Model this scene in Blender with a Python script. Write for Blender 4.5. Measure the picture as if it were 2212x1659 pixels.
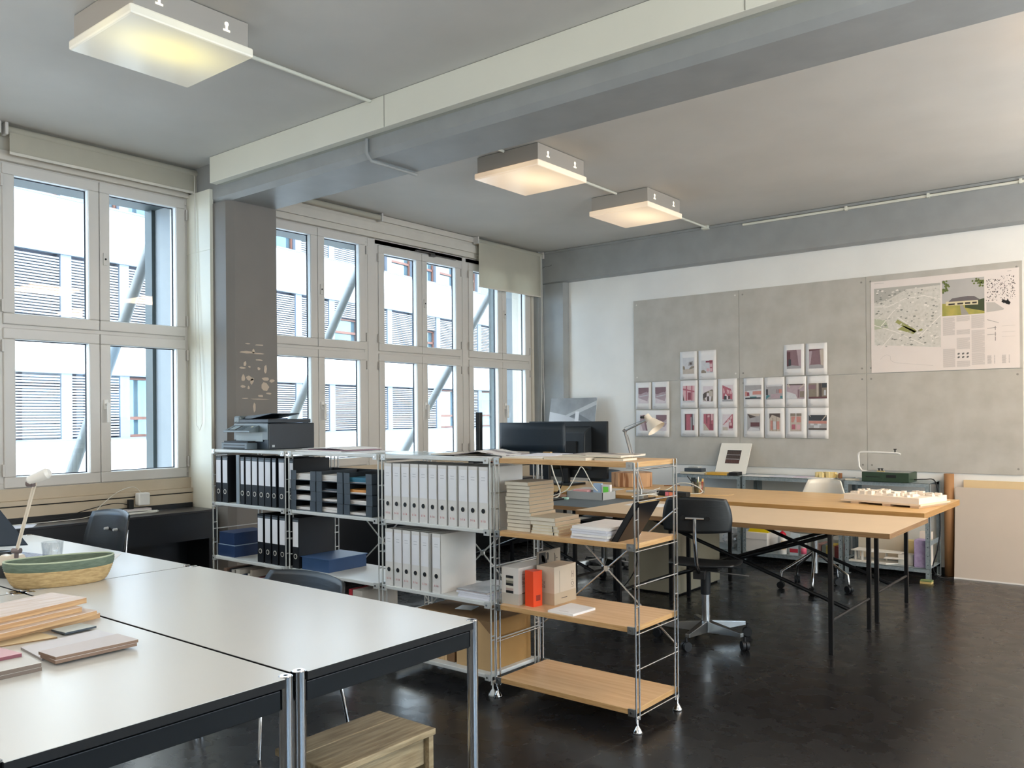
import bpy, math, random
from mathutils import Vector, Matrix
random.seed(7)
for o in list(bpy.data.objects): bpy.data.objects.remove(o)
SC = bpy.context.scene
COL = SC.collection
PI = math.pi

# ------------------------------------------------------------------ camera
cam = bpy.data.cameras.new('camera'); camo = bpy.data.objects.new('camera', cam); COL.objects.link(camo)
SC.camera = camo
cam.sensor_width = 36.0
cam.lens = 1826.5/2212*36.0
cam.shift_y = 64.3/2212
cam.clip_start = 0.05; cam.clip_end = 300
yaw, pitch, roll = -0.6775, 0.0023, -0.0087
fw = Vector((math.sin(yaw)*math.cos(pitch), math.cos(yaw)*math.cos(pitch), math.sin(pitch)))
rt = Vector((math.cos(yaw), -math.sin(yaw), 0)); up = rt.cross(fw)
rt2 = rt*math.cos(roll)+up*math.sin(roll); up2 = -rt*math.sin(roll)+up*math.cos(roll)
M = Matrix((( rt2.x, up2.x, -fw.x, 6.0941), (rt2.y, up2.y, -fw.y, -0.2442), (rt2.z, up2.z, -fw.z, 1.4214), (0,0,0,1)))
camo.matrix_world = M

# ------------------------------------------------------------------ world, sun, exposure
def lin(h):
    h = h.lstrip('#'); c = [int(h[i:i+2],16)/255 for i in (0,2,4)]
    return tuple(x/12.92 if x <= .04045 else ((x+.055)/1.055)**2.4 for x in c)+(1.0,)
W = bpy.data.worlds.new('world'); SC.world = W; W.use_nodes = True
nt = W.node_tree; nt.nodes.clear()
wo = nt.nodes.new('ShaderNodeOutputWorld'); bg = nt.nodes.new('ShaderNodeBackground')
tc = nt.nodes.new('ShaderNodeTexCoord'); nz = nt.nodes.new('ShaderNodeTexNoise'); cr = nt.nodes.new('ShaderNodeValToRGB')
nz.inputs['Scale'].default_value = 3.0; nz.inputs['Detail'].default_value = 5
cr.color_ramp.elements[0].position = .42; cr.color_ramp.elements[0].color = (.40,.62,.95,1)
cr.color_ramp.elements[1].position = .56; cr.color_ramp.elements[1].color = (.98,.965,.94,1)
nt.links.new(tc.outputs['Generated'], nz.inputs['Vector']); nt.links.new(nz.outputs['Fac'], cr.inputs['Fac'])
nt.links.new(cr.outputs['Color'], bg.inputs['Color']); nt.links.new(bg.outputs['Background'], wo.inputs['Surface'])
bg.inputs['Strength'].default_value = 3.6
sun = bpy.data.lights.new('sun','SUN'); sun.energy = 1.6; sun.angle = math.radians(3); sun.color = (1,.97,.92)
suno = bpy.data.objects.new('sun', sun); COL.objects.link(suno)
suno.rotation_euler = Vector((-1.0,-.30,-1.25)).to_track_quat('-Z','Y').to_euler()
SC.view_settings.view_transform = 'Standard'; SC.view_settings.look = 'None'
SC.view_settings.exposure = 1.40; SC.view_settings.gamma = 1.0; SC.view_settings.use_curve_mapping = False
for i,(y0,y1) in enumerate([(-1.0,3.3),(3.98,7.72)]):
    a = bpy.data.lights.new('window_portal','AREA'); a.shape='RECTANGLE'; a.size = y1-y0; a.size_y = 2.2
    a.cycles.is_portal = True
    ao = bpy.data.objects.new('window_portal', a); COL.objects.link(ao); ao.location = (-.35,(y0+y1)/2,2.05)
    ao.rotation_euler = (Matrix(((0,0,-1),(1,0,0),(0,-1,0)))).to_euler()
    b = bpy.data.objects.new('window_portal', a); COL.objects.link(b); b.location = (9.6,[1.1,5.75][i],2.05)  # portal at an added right-wall window
    b.rotation_euler = (Matrix(((0,0,1),(-1,0,0),(0,-1,0)))).to_euler()

# ------------------------------------------------------------------ materials
MATS = {}
def mat(name, col, rough=.5, metal=0., var=0., scale=8., bump=0., col2=None, stretch=None, emit=0., spec=None, coat=0., detail=4., lo=.35, hi=.65, trans=0., alpha=None):
    if name in MATS: return MATS[name]
    m = bpy.data.materials.new(name); m.use_nodes = True; n = m.node_tree; b = n.nodes['Principled BSDF']; L = n.links
    c = lin(col) if isinstance(col,str) else col
    b.inputs['Base Color'].default_value = c; b.inputs['Roughness'].default_value = rough; b.inputs['Metallic'].default_value = metal
    if spec is not None: b.inputs['Specular IOR Level'].default_value = spec
    if coat: b.inputs['Coat Weight'].default_value = coat; b.inputs['Coat Roughness'].default_value = .1
    if trans: b.inputs['Transmission Weight'].default_value = trans
    if alpha is not None: b.inputs['Alpha'].default_value = alpha
    if emit: b.inputs['Emission Color'].default_value = c; b.inputs['Emission Strength'].default_value = emit
    c2 = lin(col2) if col2 else tuple(x*(1-var) for x in c[:3])+(1,)
    t = n.nodes.new('ShaderNodeTexCoord'); mp = n.nodes.new('ShaderNodeMapping'); z = n.nodes.new('ShaderNodeTexNoise'); r = n.nodes.new('ShaderNodeValToRGB')
    if stretch: mp.inputs['Scale'].default_value = stretch
    z.inputs['Scale'].default_value = scale; z.inputs['Detail'].default_value = detail
    r.color_ramp.elements[0].position = lo; r.color_ramp.elements[0].color = c2
    r.color_ramp.elements[1].position = hi; r.color_ramp.elements[1].color = c
    L.new(t.outputs['Object'], mp.inputs['Vector']); L.new(mp.outputs['Vector'], z.inputs['Vector']); L.new(z.outputs['Fac'], r.inputs['Fac'])
    L.new(r.outputs['Color'], b.inputs['Base Color'])
    if bump:
        bp = n.nodes.new('ShaderNodeBump'); bp.inputs['Strength'].default_value = bump; bp.inputs['Distance'].default_value = .01
        L.new(z.outputs['Fac'], bp.inputs['Height']); L.new(bp.outputs['Normal'], b.inputs['Normal'])
    MATS[name] = m; return m
def glassy(name, tint=(.93,.97,.96), refl=.08, rough=0.0):
    if name in MATS: return MATS[name]
    m = bpy.data.materials.new(name); m.use_nodes = True; n = m.node_tree; n.nodes.clear(); L = n.links
    o = n.nodes.new('ShaderNodeOutputMaterial'); mx = n.nodes.new('ShaderNodeMixShader'); tr = n.nodes.new('ShaderNodeBsdfTransparent'); gl = n.nodes.new('ShaderNodeBsdfGlossy'); fr = n.nodes.new('ShaderNodeLayerWeight')
    ma = n.nodes.new('ShaderNodeMath'); ma.operation='MULTIPLY_ADD'; ma.inputs[1].default_value = .3; ma.inputs[2].default_value = refl*.5
    fr.inputs['Blend'].default_value = .25
    tr.inputs['Color'].default_value = (*tint,1); gl.inputs['Roughness'].default_value = rough
    L.new(fr.outputs['Fresnel'], ma.inputs[0]); L.new(ma.outputs[0], mx.inputs['Fac'])
    L.new(tr.outputs[0], mx.inputs[1]); L.new(gl.outputs[0], mx.inputs[2]); L.new(mx.outputs[0], o.inputs['Surface'])
    MATS[name] = m; return m

cream   = mat('cream_paint','#d6cfc2',.55,var=.05,scale=3)
cream2  = mat('cream_casing','#e2e0d2',.5,var=.03,scale=2)
upvc    = mat('window_frame_white','#cfcac4',.35,var=.03,scale=4)
upvc_in = mat('window_bead_white','#e9edf0',.3,var=.02)
whitew  = mat('white_plaster','#ecebe7',.75,var=.05,scale=2.5,bump=.05)
greyp   = mat('grey_concrete_paint','#9a9c9b',.5,var=.10,scale=5,bump=.25,detail=8)
greyd   = mat('grey_pillar_paint','#76716c',.6,var=.06,scale=4,bump=.1)
ceilm   = mat('ceiling_paint','#c9c6c0',.6,var=.06,scale=2.2,bump=.18,detail=10)
boardm  = mat('grey_fibreboard','#c0bcb4',.75,col2='#b3afa6',scale=5,detail=12)
black   = mat('black_paint','#0d0f13',.35,var=.2)
blackm  = mat('black_matt','#121418',.55,var=.2)
seatblk = mat('black_ply','#15191d',.38,var=.25,scale=20,stretch=(1,1,8),bump=.05)
charc   = mat('charcoal_plastic','#3b444d',.5,var=.08,scale=30)
chrome  = mat('chrome','#c9cacc',.12,metal=1,var=.05)
alu     = mat('aluminium','#b9bcbd',.32,metal=1,var=.08)
steelw  = mat('light_grey_lacquer','#c8cac9',.35,metal=.3,var=.05)
shelfw  = mat('shelf_white_metal','#d2d4d2',.35,var=.04)
galv    = mat('galvanised_steel','#a7b2b6',.42,metal=.35,col2='#8c9ba1',scale=60,detail=8)
oak     = mat('oak_veneer','#d9b58a',.42,col2='#cba274',scale=3.2,stretch=(1,14,14),detail=6,bump=.03)
oake    = mat('oak_edge','#a8743c',.5,col2='#8d5a2b',scale=6,stretch=(1,8,20))
plyw    = mat('linoleum_beige','#d3bb9b',.5,var=.04,scale=4)
plye    = mat('plywood_edge','#9f7a50',.55,col2='#7d5a38',scale=4,stretch=(1,1,90))
ashw    = mat('ash_tabletop','#dbb57c',.38,col2='#cfa569',scale=2.5,stretch=(1,10,10),detail=6)
lino    = mat('grey_lino_top','#5d666c',.45,var=.08,scale=12)
deskw   = mat('desk_white_laminate','#cfcdc8',.28,var=.015,scale=3)
deske   = mat('desk_black_edge','#08080a',.4)
rail    = mat('desk_rail_dark','#24272a',.32,metal=.6,var=.1)
paper   = mat('paper_white','#ebe8e6',.8,var=.03,scale=12)
paper2  = mat('paper_cool','#dddde6',.7,var=.04,scale=12)
bindw   = mat('binder_white','#dcdad7',.55,var=.03)
bindk   = mat('binder_black','#0b1018',.45,var=.2)
inkred  = mat('print_red','#c8525c',.7)
dark    = mat('dark_hole','#07070a',.6)
labelw  = mat('label_paper','#e8e9ee',.7,var=.02)
bluebx  = mat('blue_card','#2b4a74',.55,var=.1)
blued   = mat('navy_card','#14305a',.5,var=.1)
kraft   = mat('kraft_card','#c3a274',.8,var=.07,scale=9)
kraftd  = mat('kraft_card_dark','#8a6c4a',.8,var=.1,scale=9)
bookc   = mat('book_cream','#d3ccbc',.75,var=.04,scale=20)
bookt   = mat('book_taupe_cover','#a39a88',.6,var=.05)
bookp   = mat('book_tan_spine','#b39c80',.7,var=.05)
orange  = mat('orange_card','#e8450c',.45,var=.06)
boxw    = mat('box_offwhite','#d6d0ca',.7,var=.05,scale=6)
boxb    = mat('box_beige','#bca98f',.75,var=.06,scale=6)
plast   = mat('white_plastic','#e6e3de',.3,var=.02)
ivory   = mat('ivory_plastic','#e8dccb',.35,var=.03)
modelm  = mat('model_card','#eadccb',.75,var=.03,scale=20)
foamw   = mat('foam_white','#e5e0d6',.85,var=.03,scale=40)
foamy   = mat('foam_yellow','#ecd79b',.85,var=.06,scale=30)
foaml   = mat('foam_lilac','#bfaed0',.85,col2='#ab98bf',scale=40)
greenm  = mat('green_hammer_paint','#2c4330',.4,var=.15,scale=50,bump=.1)
woodst  = mat('worn_wood','#b3a07e',.6,col2='#8d7a5c',scale=5,stretch=(12,1.2,12),detail=9,bump=.3)
timber  = mat('timber_sample','#c9a478',.55,col2='#a87f56',scale=5,stretch=(1,1,30))
timbert = mat('timber_top','#dccbc1',.5,col2='#c9b09a',scale=4,stretch=(14,1.5,1),detail=7)
cordw   = mat('cord_white','#dcd8ce',.5)
cork    = mat('brown_block','#9b6a45',.7,col2='#7c5232',scale=7,stretch=(8,8,1))
ropeb   = mat('jute_rope','#c6ab7d',.85,col2='#a98e62',scale=30,stretch=(1,1,5),bump=.2)
ropeg   = mat('sage_rope','#6e7d6d',.85,col2='#5b6a5c',scale=30,stretch=(1,1,5),bump=.2)
blindm  = mat('blind_fabric','#d6d1c2',.8,var=.04,scale=10)
def translucent(m, f):
    n=m.node_tree; o=n.nodes['Material Output']; b=n.nodes['Principled BSDF']; t=n.nodes.new('ShaderNodeBsdfTranslucent'); x=n.nodes.new('ShaderNodeMixShader')
    t.inputs['Color'].default_value=b.inputs['Base Color'].default_value; x.inputs[0].default_value=f
    n.links.new(b.outputs[0],x.inputs[1]); n.links.new(t.outputs[0],x.inputs[2]); n.links.new(x.outputs[0],o.inputs['Surface'])
translucent(blindm,.45)
glass   = glassy('window_glass',refl=.05)
clear   = glassy('clear_plastic',(.93,.95,.95),.15,.1)
tumbler = glassy('tumbler_glass',(.95,.965,.97),.16,.03)

# floor with sheet seams
fm = mat('black_linoleum','#171617',.34,spec=.6,col2='#1d1c1d',scale=1.2,detail=12,lo=.35,hi=.75)
n = fm.node_tree; b = n.nodes['Principled BSDF']; L = n.links
t = n.nodes.new('ShaderNodeTexCoord'); mp = n.nodes.new('ShaderNodeMapping'); br = n.nodes.new('ShaderNodeTexBrick')
mp.inputs['Rotation'].default_value = (0,0,math.radians(5.2+90)); mp.inputs['Location'].default_value = (.4,.12,0)
br.offset = .5; br.inputs['Scale'].default_value = 1.0; br.inputs['Mortar Size'].default_value = .003; br.inputs['Brick Width'].default_value = 3.1; br.inputs['Row Height'].default_value = 2.0
br.inputs['Mortar Smooth'].default_value = .2
mx = n.nodes.new('ShaderNodeMix'); mx.data_type='RGBA'; mx.inputs[7].default_value = lin('#3b3937')
src = b.inputs['Base Color'].links[0].from_socket
L.new(t.outputs['Object'], mp.inputs['Vector']); L.new(mp.outputs['Vector'], br.inputs['Vector'])
L.new(br.outputs['Fac'], mx.inputs[0]); L.new(src, mx.inputs[6]); L.new(mx.outputs[2], b.inputs['Base Color'])
nz = n.nodes.new('ShaderNodeTexNoise'); nz.inputs['Scale'].default_value = 7; nz.inputs['Detail'].default_value = 12
mr = n.nodes.new('ShaderNodeMapRange'); mr.inputs[1].default_value=.3; mr.inputs[2].default_value=.7; mr.inputs[3].default_value=.22; mr.inputs[4].default_value=.33
L.new(t.outputs['Object'], nz.inputs['Vector']); L.new(nz.outputs['Fac'], mr.inputs[0]); L.new(mr.outputs[0], b.inputs['Roughness'])

def lampmat(name, cedge, ccore, s_edge, s_core):
    m = bpy.data.materials.new(name); m.use_nodes = True; n = m.node_tree; L = n.links; b = n.nodes['Principled BSDF']
    b.inputs['Base Color'].default_value = lin('#efe9dc'); b.inputs['Roughness'].default_value = .2
    t = n.nodes.new('ShaderNodeTexCoord'); sp = n.nodes.new('ShaderNodeSeparateXYZ'); L.new(t.outputs['Generated'], sp.inputs[0])
    def bell(o, c, w):
        a = n.nodes.new('ShaderNodeMath'); a.operation='SUBTRACT'; a.inputs[1].default_value = c; L.new(o, a.inputs[0])
        d = n.nodes.new('ShaderNodeMath'); d.operation='DIVIDE'; d.inputs[1].default_value = w; L.new(a.outputs[0], d.inputs[0])
        p = n.nodes.new('ShaderNodeMath'); p.operation='MULTIPLY'; L.new(d.outputs[0], p.inputs[0]); L.new(d.outputs[0], p.inputs[1])
        q = n.nodes.new('ShaderNodeMath'); q.operation='MULTIPLY'; q.inputs[1].default_value=-1; L.new(p.outputs[0], q.inputs[0])
        e = n.nodes.new('ShaderNodeMath'); e.operation='EXPONENT'; L.new(q.outputs[0], e.inputs[0]); return e.outputs[0]
    k = n.nodes.new('ShaderNodeMath'); k.operation='MULTIPLY'; L.new(bell(sp.outputs[0],.62,.34), k.inputs[0]); L.new(bell(sp.outputs[1],.5,.5), k.inputs[1])
    cm = n.nodes.new('ShaderNodeMix'); cm.data_type='RGBA'; cm.inputs[6].default_value = lin(cedge); cm.inputs[7].default_value = lin(ccore); L.new(k.outputs[0], cm.inputs[0])
    sm = n.nodes.new('ShaderNodeMapRange'); sm.inputs[3].default_value = s_edge; sm.inputs[4].default_value = s_core; L.new(k.outputs[0], sm.inputs[0])
    L.new(cm.outputs[2], b.inputs['Emission Color']); L.new(sm.outputs[0], b.inputs['Emission Strength'])
    return m
lampY = lampmat('lamp_diffuser_yellow','#cfc8aa','#fdec80',.05,.30)
lampW = lampmat('lamp_diffuser_warm','#f7c896','#ffe2b0',.15,.34)
lampO = lampmat('lamp_diffuser_bright_warm','#ffdcb8','#ffe0c0',8,10)  # unseen right-hand lights, brightened to fill the far bay
lampN = lampmat('lamp_diffuser_fill','#fff1e0','#fff4e6',1.3,1.7)  # used only on the added fill lights out of view

# ------------------------------------------------------------------ geometry
class G:
    def __init__(s): s.v=[]; s.f=[]; s.m=[]; s.s=[]; s.k=0; s.X=None
    def _v(s, pts):
        b = len(s.v)
        for p in pts:
            p = Vector(p)
            if s.X is not None: p = s.X @ p
            s.v.append(tuple(p))
        return b
    def poly(s, pts, sm=False):
        b = s._v(pts); s.f.append(tuple(range(b,b+len(pts)))); s.m.append(s.k); s.s.append(sm); return s
    def raw(s, pts, faces, sm=False):
        b = s._v(pts)
        for f in faces: s.f.append(tuple(b+i for i in f)); s.m.append(s.k); s.s.append(sm)
        return s
    def box(s, x0,x1,y0,y1,z0,z1, a=0, tm=None):
        cx,cy = (x0+x1)/2,(y0+y1)/2; c,d = math.cos(a),math.sin(a)
        def r(x,y,z):
            if a: x,y = cx+(x-cx)*c-(y-cy)*d, cy+(x-cx)*d+(y-cy)*c
            return (x,y,z)
        P=[r(x0,y0,z0),r(x1,y0,z0),r(x1,y1,z0),r(x0,y1,z0),r(x0,y0,z1),r(x1,y0,z1),r(x1,y1,z1),r(x0,y1,z1)]
        s.raw(P,[(0,3,2,1),(4,5,6,7),(0,1,5,4),(1,2,6,5),(2,3,7,6),(3,0,4,7)])
        if tm is not None: s.m[-5] = tm          # top face material
        return s
    def cyl(s, p0,p1,r0,r1=None,n=12,caps=True):
        r1 = r0 if r1 is None else r1
        p0,p1 = Vector(p0),Vector(p1); d=(p1-p0).normalized(); a = d.orthogonal().normalized(); b=d.cross(a)
        P=[]
        for p,r in ((p0,r0),(p1,r1)):
            for i in range(n):
                t=2*PI*i/n; P.append(p+a*r*math.cos(t)+b*r*math.sin(t))
        s.raw(P,[(i,(i+1)%n,n+(i+1)%n,n+i) for i in range(n)],True)
        if caps: s.raw(P[:n],[tuple(reversed(range(n)))]); s.raw(P[n:],[tuple(range(n))])
        return s
    def tube(s, pts, r, n=8, closed=False):
        pts=[Vector(p) for p in pts]; N=len(pts); P=[]; a=None
        for i,p in enumerate(pts):
            q0 = pts[i-1] if i>0 else (pts[-1] if closed else p); q1 = pts[i+1] if i<N-1 else (pts[0] if closed else p)
            d=(q1-q0).normalized()
            if a is None: a=d.orthogonal().normalized()
            a=(a-d*a.dot(d)); a = a.normalized() if a.length>1e-6 else d.orthogonal().normalized(); b=d.cross(a)
            for k in range(n):
                t=2*PI*k/n; P.append(p+a*r*math.cos(t)+b*r*math.sin(t))
        F=[(i*n+k,i*n+(k+1)%n,(i+1)*n+(k+1)%n,(i+1)*n+k) for i in range(N-1) for k in range(n)]
        if closed: F+=[((N-1)*n+k,(N-1)*n+(k+1)%n,(k+1)%n,k) for k in range(n)]
        s.raw(P,F,True)
        if not closed: s.raw(P[:n],[tuple(reversed(range(n)))]); s.raw(P[-n:],[tuple(range(n))])
        return s
    def lathe(s, prof, c=(0,0,0), n=20, sx=1, sy=1, rot=0):
        P=[]; m=len(prof)
        for i in range(n):
            t=2*PI*i/n
            for r,z in prof:
                x,y=r*sx*math.cos(t),r*sy*math.sin(t)
                P.append((c[0]+x*math.cos(rot)-y*math.sin(rot),c[1]+x*math.sin(rot)+y*math.cos(rot),c[2]+z))
        F=[(i*m+j,((i+1)%n)*m+j,((i+1)%n)*m+j+1,i*m+j+1) for i in range(n) for j in range(m-1)]
        s.raw(P,F,True); return s
    def prism(s, pts, ax, a, b):
        def e(p,t):
            return {'x':(t,p[0],p[1]),'y':(p[0],t,p[1]),'z':(p[0],p[1],t)}[ax]
        N=len(pts); P=[e(p,a) for p in pts]+[e(p,b) for p in pts]
        s.raw(P,[tuple(reversed(range(N))),tuple(range(N,2*N))]+[(i,(i+1)%N,N+(i+1)%N,N+i) for i in range(N)]); return s
    def sheet(s, fn, nu=12, nv=12, th=.01, k=.5):
        P=[];Q=[]
        g=[[None]*(nv+1) for _ in range(nu+1)]
        for i in range(nu+1):
            for j in range(nv+1):
                u,v=-1+2*i/nu,-1+2*j/nv
                g[i][j]=Vector(fn(u*math.sqrt(1-k*v*v/2), v*math.sqrt(1-k*u*u/2)))
        for i in range(nu+1):
            for j in range(nv+1):
                du=g[min(i+1,nu)][j]-g[max(i-1,0)][j]; dv=g[i][min(j+1,nv)]-g[i][max(j-1,0)]
                nn=du.cross(dv); nn = nn.normalized() if nn.length>1e-9 else Vector((0,0,1))
                P.append(g[i][j]+nn*th/2); Q.append(g[i][j]-nn*th/2)
        w=nv+1; n0=len(P); F=[]
        for i in range(nu):
            for j in range(nv):
                a,b,c,d=i*w+j,(i+1)*w+j,(i+1)*w+j+1,i*w+j+1
                F.append((a,b,c,d)); F.append((n0+d,n0+c,n0+b,n0+a))
        for i in range(nu): F.append((i*w,n0+i*w,n0+(i+1)*w,(i+1)*w)); F.append((i*w+nv,(i+1)*w+nv,n0+(i+1)*w+nv,n0+i*w+nv))
        for j in range(nv): F.append((j,j+1,n0+j+1,n0+j)); F.append((nu*w+j,n0+nu*w+j,n0+nu*w+j+1,nu*w+j+1))
        s.raw(P+Q,F,True); return s
    def text(s, txt, size, o, xd=(1,0,0), yd=(0,0,1), ext=.0004):
        cu = bpy.data.curves.new('tmp','FONT'); cu.body = txt; cu.size = size; cu.resolution_u = 2
        ob = bpy.data.objects.new('tmp', cu); COL.objects.link(ob)
        me = bpy.data.meshes.new_from_object(ob.evaluated_get(bpy.context.evaluated_depsgraph_get()))
        o,xd,yd=Vector(o),Vector(xd),Vector(yd); nn=xd.cross(yd)
        s.raw([o+xd*v.co.x+yd*v.co.y+nn*ext for v in me.vertices],[tuple(p.vertices) for p in me.polygons])
        bpy.data.objects.remove(ob); bpy.data.curves.remove(cu); bpy.data.meshes.remove(me); return s

ORG = {}
def mesh(name, g, mats, org, bev=0):
    me = bpy.data.meshes.new(name); o0=Vector(org)
    me.from_pydata([tuple(Vector(v)-o0) for v in g.v],[],g.f)
    if not isinstance(mats,(list,tuple)): mats=[mats]
    for m in mats: me.materials.append(m)
    me.polygons.foreach_set('material_index',[min(k,len(mats)-1) for k in g.m]); me.polygons.foreach_set('use_smooth',g.s); me.update()
    ob = bpy.data.objects.new(name, me); COL.objects.link(ob)
    if bev:
        md=ob.modifiers.new('bevel','BEVEL'); md.width=bev; md.segments=2; md.limit_method='ANGLE'; md.angle_limit=math.radians(40)
    return ob
def thing(name, label, cat, loc=(0,0,0), group=None, rot=0):
    o = bpy.data.objects.new(name, None); COL.objects.link(o); o.location = loc; o.empty_display_size=.1; o.rotation_euler=(0,0,rot)
    o['label']=label; o['category']=cat
    if group: o['group']=group
    ORG[o.name]=tuple(loc) if rot==0 else (0,0,0); return o
def part(name, g, mats, parent, bev=0, label=None):
    org = ORG[parent.name]; ob = mesh(name, g, mats, org, bev); ob.parent = parent; ORG[ob.name]=org
    if label: ob['label']=label
    return ob
def one(name, g, mats, label, cat, group=None, bev=0, kind=None):
    xs=[v[0] for v in g.v]; ys=[v[1] for v in g.v]; zs=[v[2] for v in g.v]
    org=((min(xs)+max(xs))/2,(min(ys)+max(ys))/2,min(zs)); ob=mesh(name,g,mats,org,bev); ob.location=org; ORG[ob.name]=org
    ob['label']=label; ob['category']=cat
    if group: ob['group']=group
    if kind: ob['kind']=kind
    return ob
def struct(name, g, mats, parent=None, bev=0):
    if parent: return part(name,g,mats,parent,bev)
    ob=mesh(name,g,mats,(0,0,0),bev); ob['kind']='structure'; ORG[ob.name]=(0,0,0); return ob
def sroot(name, loc=(0,0,0)):
    o=bpy.data.objects.new(name,None); COL.objects.link(o); o.location=loc; o['kind']='structure'; ORG[o.name]=tuple(loc); return o
def kids(o): return [c for c in bpy.data.objects if c.parent==o]
def dup(src, loc, label, rot=None, group=None, KC={}):
    def cp(o,par):
        c=o.copy(); COL.objects.link(c)
        if par is not None: c.parent=par
        if o.name not in KC: KC[o.name]=kids(o)
        for ch in KC[o.name]: cp(ch,c)
        return c
    r=cp(src,None); r.location=loc; r['label']=label
    if rot is not None: r.rotation_euler=(0,0,rot)
    if group: r['group']=group
    return r
# ------------------------------------------------------------------ room shell
H=3.36; D=7.90; XR=9.4; YF=-4.4
struct('floor', G().box(-.3,XR+.1,YF-.1,D+.1,-.12,0), fm)
struct('ceiling', G().box(-.3,XR+.1,YF-.1,D+.1,H,H+.15), ceilm)
g=G(); g.box(XR,XR+.2,YF-.1,D+.1,0,.95).box(XR,XR+.2,YF-.1,D+.1,3.1,H)
for a,b in ((YF-.1,-1.0),(3.2,3.9),(7.6,D+.1)): g.box(XR,XR+.2,a,b,.95,3.1)  # openings for the added right-wall windows
struct('wall_right', g, whitew)
struct('wall_front', G().box(-.3,XR,YF-.12,YF,0,H), whitew)
struct('wall_back', G().box(-.3,XR,D,D+.12,0,H), whitew)
g=G()
g.box(-.3,0,YF,D,0,.95).box(-.3,0,YF,D,3.135,H).box(-.3,0,YF,-1.0,.95,3.135).box(-.3,-.02,3.335,3.97,.95,3.135).box(-.3,0,7.72,D,.95,3.135)
struct('wall_left', g, cream)
# grey concrete frame of the back wall
g=G()
pts=[(7.83,2.995),(7.86,2.975),(7.9,2.975),(7.9,H),(7.83,H)]
g.prism(pts,'x',.07,XR); g.prism([(.07,7.83),(.375,7.83),(.415,7.865),(.415,7.9),(.07,7.9)],'z',0,2.975)
g.box(-.02,.07,7.76,7.9,0,H)
struct('trim_1', g, greyp)
g=G(); pts=[(3.34,H),(3.34,3.085),(3.37,3.05),(3.75,3.05),(3.75,H)]
g.prism([(p[0],p[1]) for p in pts],'x',.0,XR)
struct('trim_2', g, greyp)
g=G(); g.prism([(0,3.34),(.48,3.34),(.52,3.39),(.52,3.76),(0,3.76)],'z',0,3.05)
pil=struct('trim_3', g, [greyd])
for p in pil.data.polygons:
    pass
# old paint flaking off the pillar face: thin cream patches
g=G(); rr=random.Random(4)
def patch(y,z,w,h,n=7):
    g.poly([(.5207,y+math.cos(2*PI*i/n)*w/2*rr.uniform(.6,1.2),z+math.sin(2*PI*i/n)*h/2*rr.uniform(.6,1.2)) for i in range(n)])
for y,z,w,h in [(3.50,1.985,.05,.012),(3.60,1.98,.09,.012),(3.50,1.92,.15,.018),(3.58,1.915,.13,.015),(3.545,1.93,.025,.04),(3.60,1.865,.07,.012),(3.47,1.83,.03,.05),(3.445,1.80,.07,.02),(3.51,1.81,.025,.015),(3.59,1.80,.03,.03),(3.65,1.80,.025,.075),(3.455,1.72,.03,.06),(3.51,1.72,.07,.05),(3.53,1.70,.03,.06),(3.65,1.72,.07,.035),(3.71,1.71,.05,.03),(3.64,1.66,.08,.07),(3.45,1.66,.05,.02),(3.50,1.65,.02,.03),(3.68,1.61,.05,.02),(3.61,1.59,.05,.025),(3.47,1.57,.06,.008),(3.60,1.565,.16,.008),(3.55,1.50,.03,.07),(3.53,1.33,.02,.03)]: patch(y,z,w,h)
struct('trim_4', g, mat('bare_plaster','#b9a998',.8))
g=G(); g.box(-.05,.31,3.315,3.345,0,3.16); g.box(-.05,.315,3.31,3.345,2.70,2.703)
struct('trim_5', g, cream2)
g=G(); g.box(.43,XR,3.243,3.30,3.1645,3.358); struct('trim_6', g, cream2, bev=.003)
g=G(); g.box(.45,XR,3.30,3.345,3.168,3.20); struct('trim_7', g, mat('casing_inner','#b4b4a8',.6))
g=G()
for x in (1.42+.9,4.60): g.box(x,x+.003,3.2415,3.2435,3.166,3.357)
struct('trim_8', g, mat('joint_line','#77766c',.8))
# conduit bent round the beam
g=G(); g.tube([(2.07,3.325,3.19),(2.07,3.325,3.075),(2.07,3.36,3.035),(2.07,3.76,3.035)],.011,8); struct('trim_9', g, greyp)
# ceiling conduits, back wall trunking
g=G()
for a,b in ((-1.5,1.585),(2.205,3.24),(3.76,4.523),(5.143,6.071),(6.69,7.82)): g.tube([(2.2,a,H-.012),(2.2,b,H-.012)],.011,8)
g.box(2.165,2.235,7.78,7.85,H-.035,H-.001)
g.tube([(2.6,7.815,3.315),(XR,7.815,3.315)],.013,8)
for x in (3.6,4.3,5.0,5.8,6.6): g.box(x,x+.02,7.795,7.835,3.298,3.335)
struct('trim_10', g, cream2)
g=G(); g.box(.07,XR,7.815,7.835,H-.028,H-.004); struct('trim_11', g, greyp)
# window header mouldings
g=G(); g.box(0,.025,3.76,7.76,3.135,3.19).box(0,.045,3.76,7.76,3.19,3.27).box(0,.03,3.76,7.76,3.27,3.30).box(0,.05,3.76,7.76,3.30,H-.004)
g.box(0,.02,YF,3.315,3.135,3.20)
struct('trim_12', g, mat('header_paint','#cfc8bd',.6,var=.05), bev=.003)
# sill panels
g=G()
for y0,y1 in ((-1.0,3.33),(3.77,7.76)):
    g.box(0,.02,y0,y1,.885,.965).box(0,.05,y0,y1,.853,.885).box(0,.045,y0,y1,.55,.845)
struct('trim_13', g, mat('sill_panel','#c4b49d',.5,var=.05), bev=.003)
g=G()
for y0,y1 in ((-1.0,3.33),(3.77,7.76)): g.box(0,.03,y0,y1,.845,.853)
struct('trim_14', g, dark)
g=G(); g.box(.52,XR,D-.02,D-.001,0,.06).box(-.001,.02,YF,D,0,.06)
struct('baseboard_back', g, black)
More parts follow.
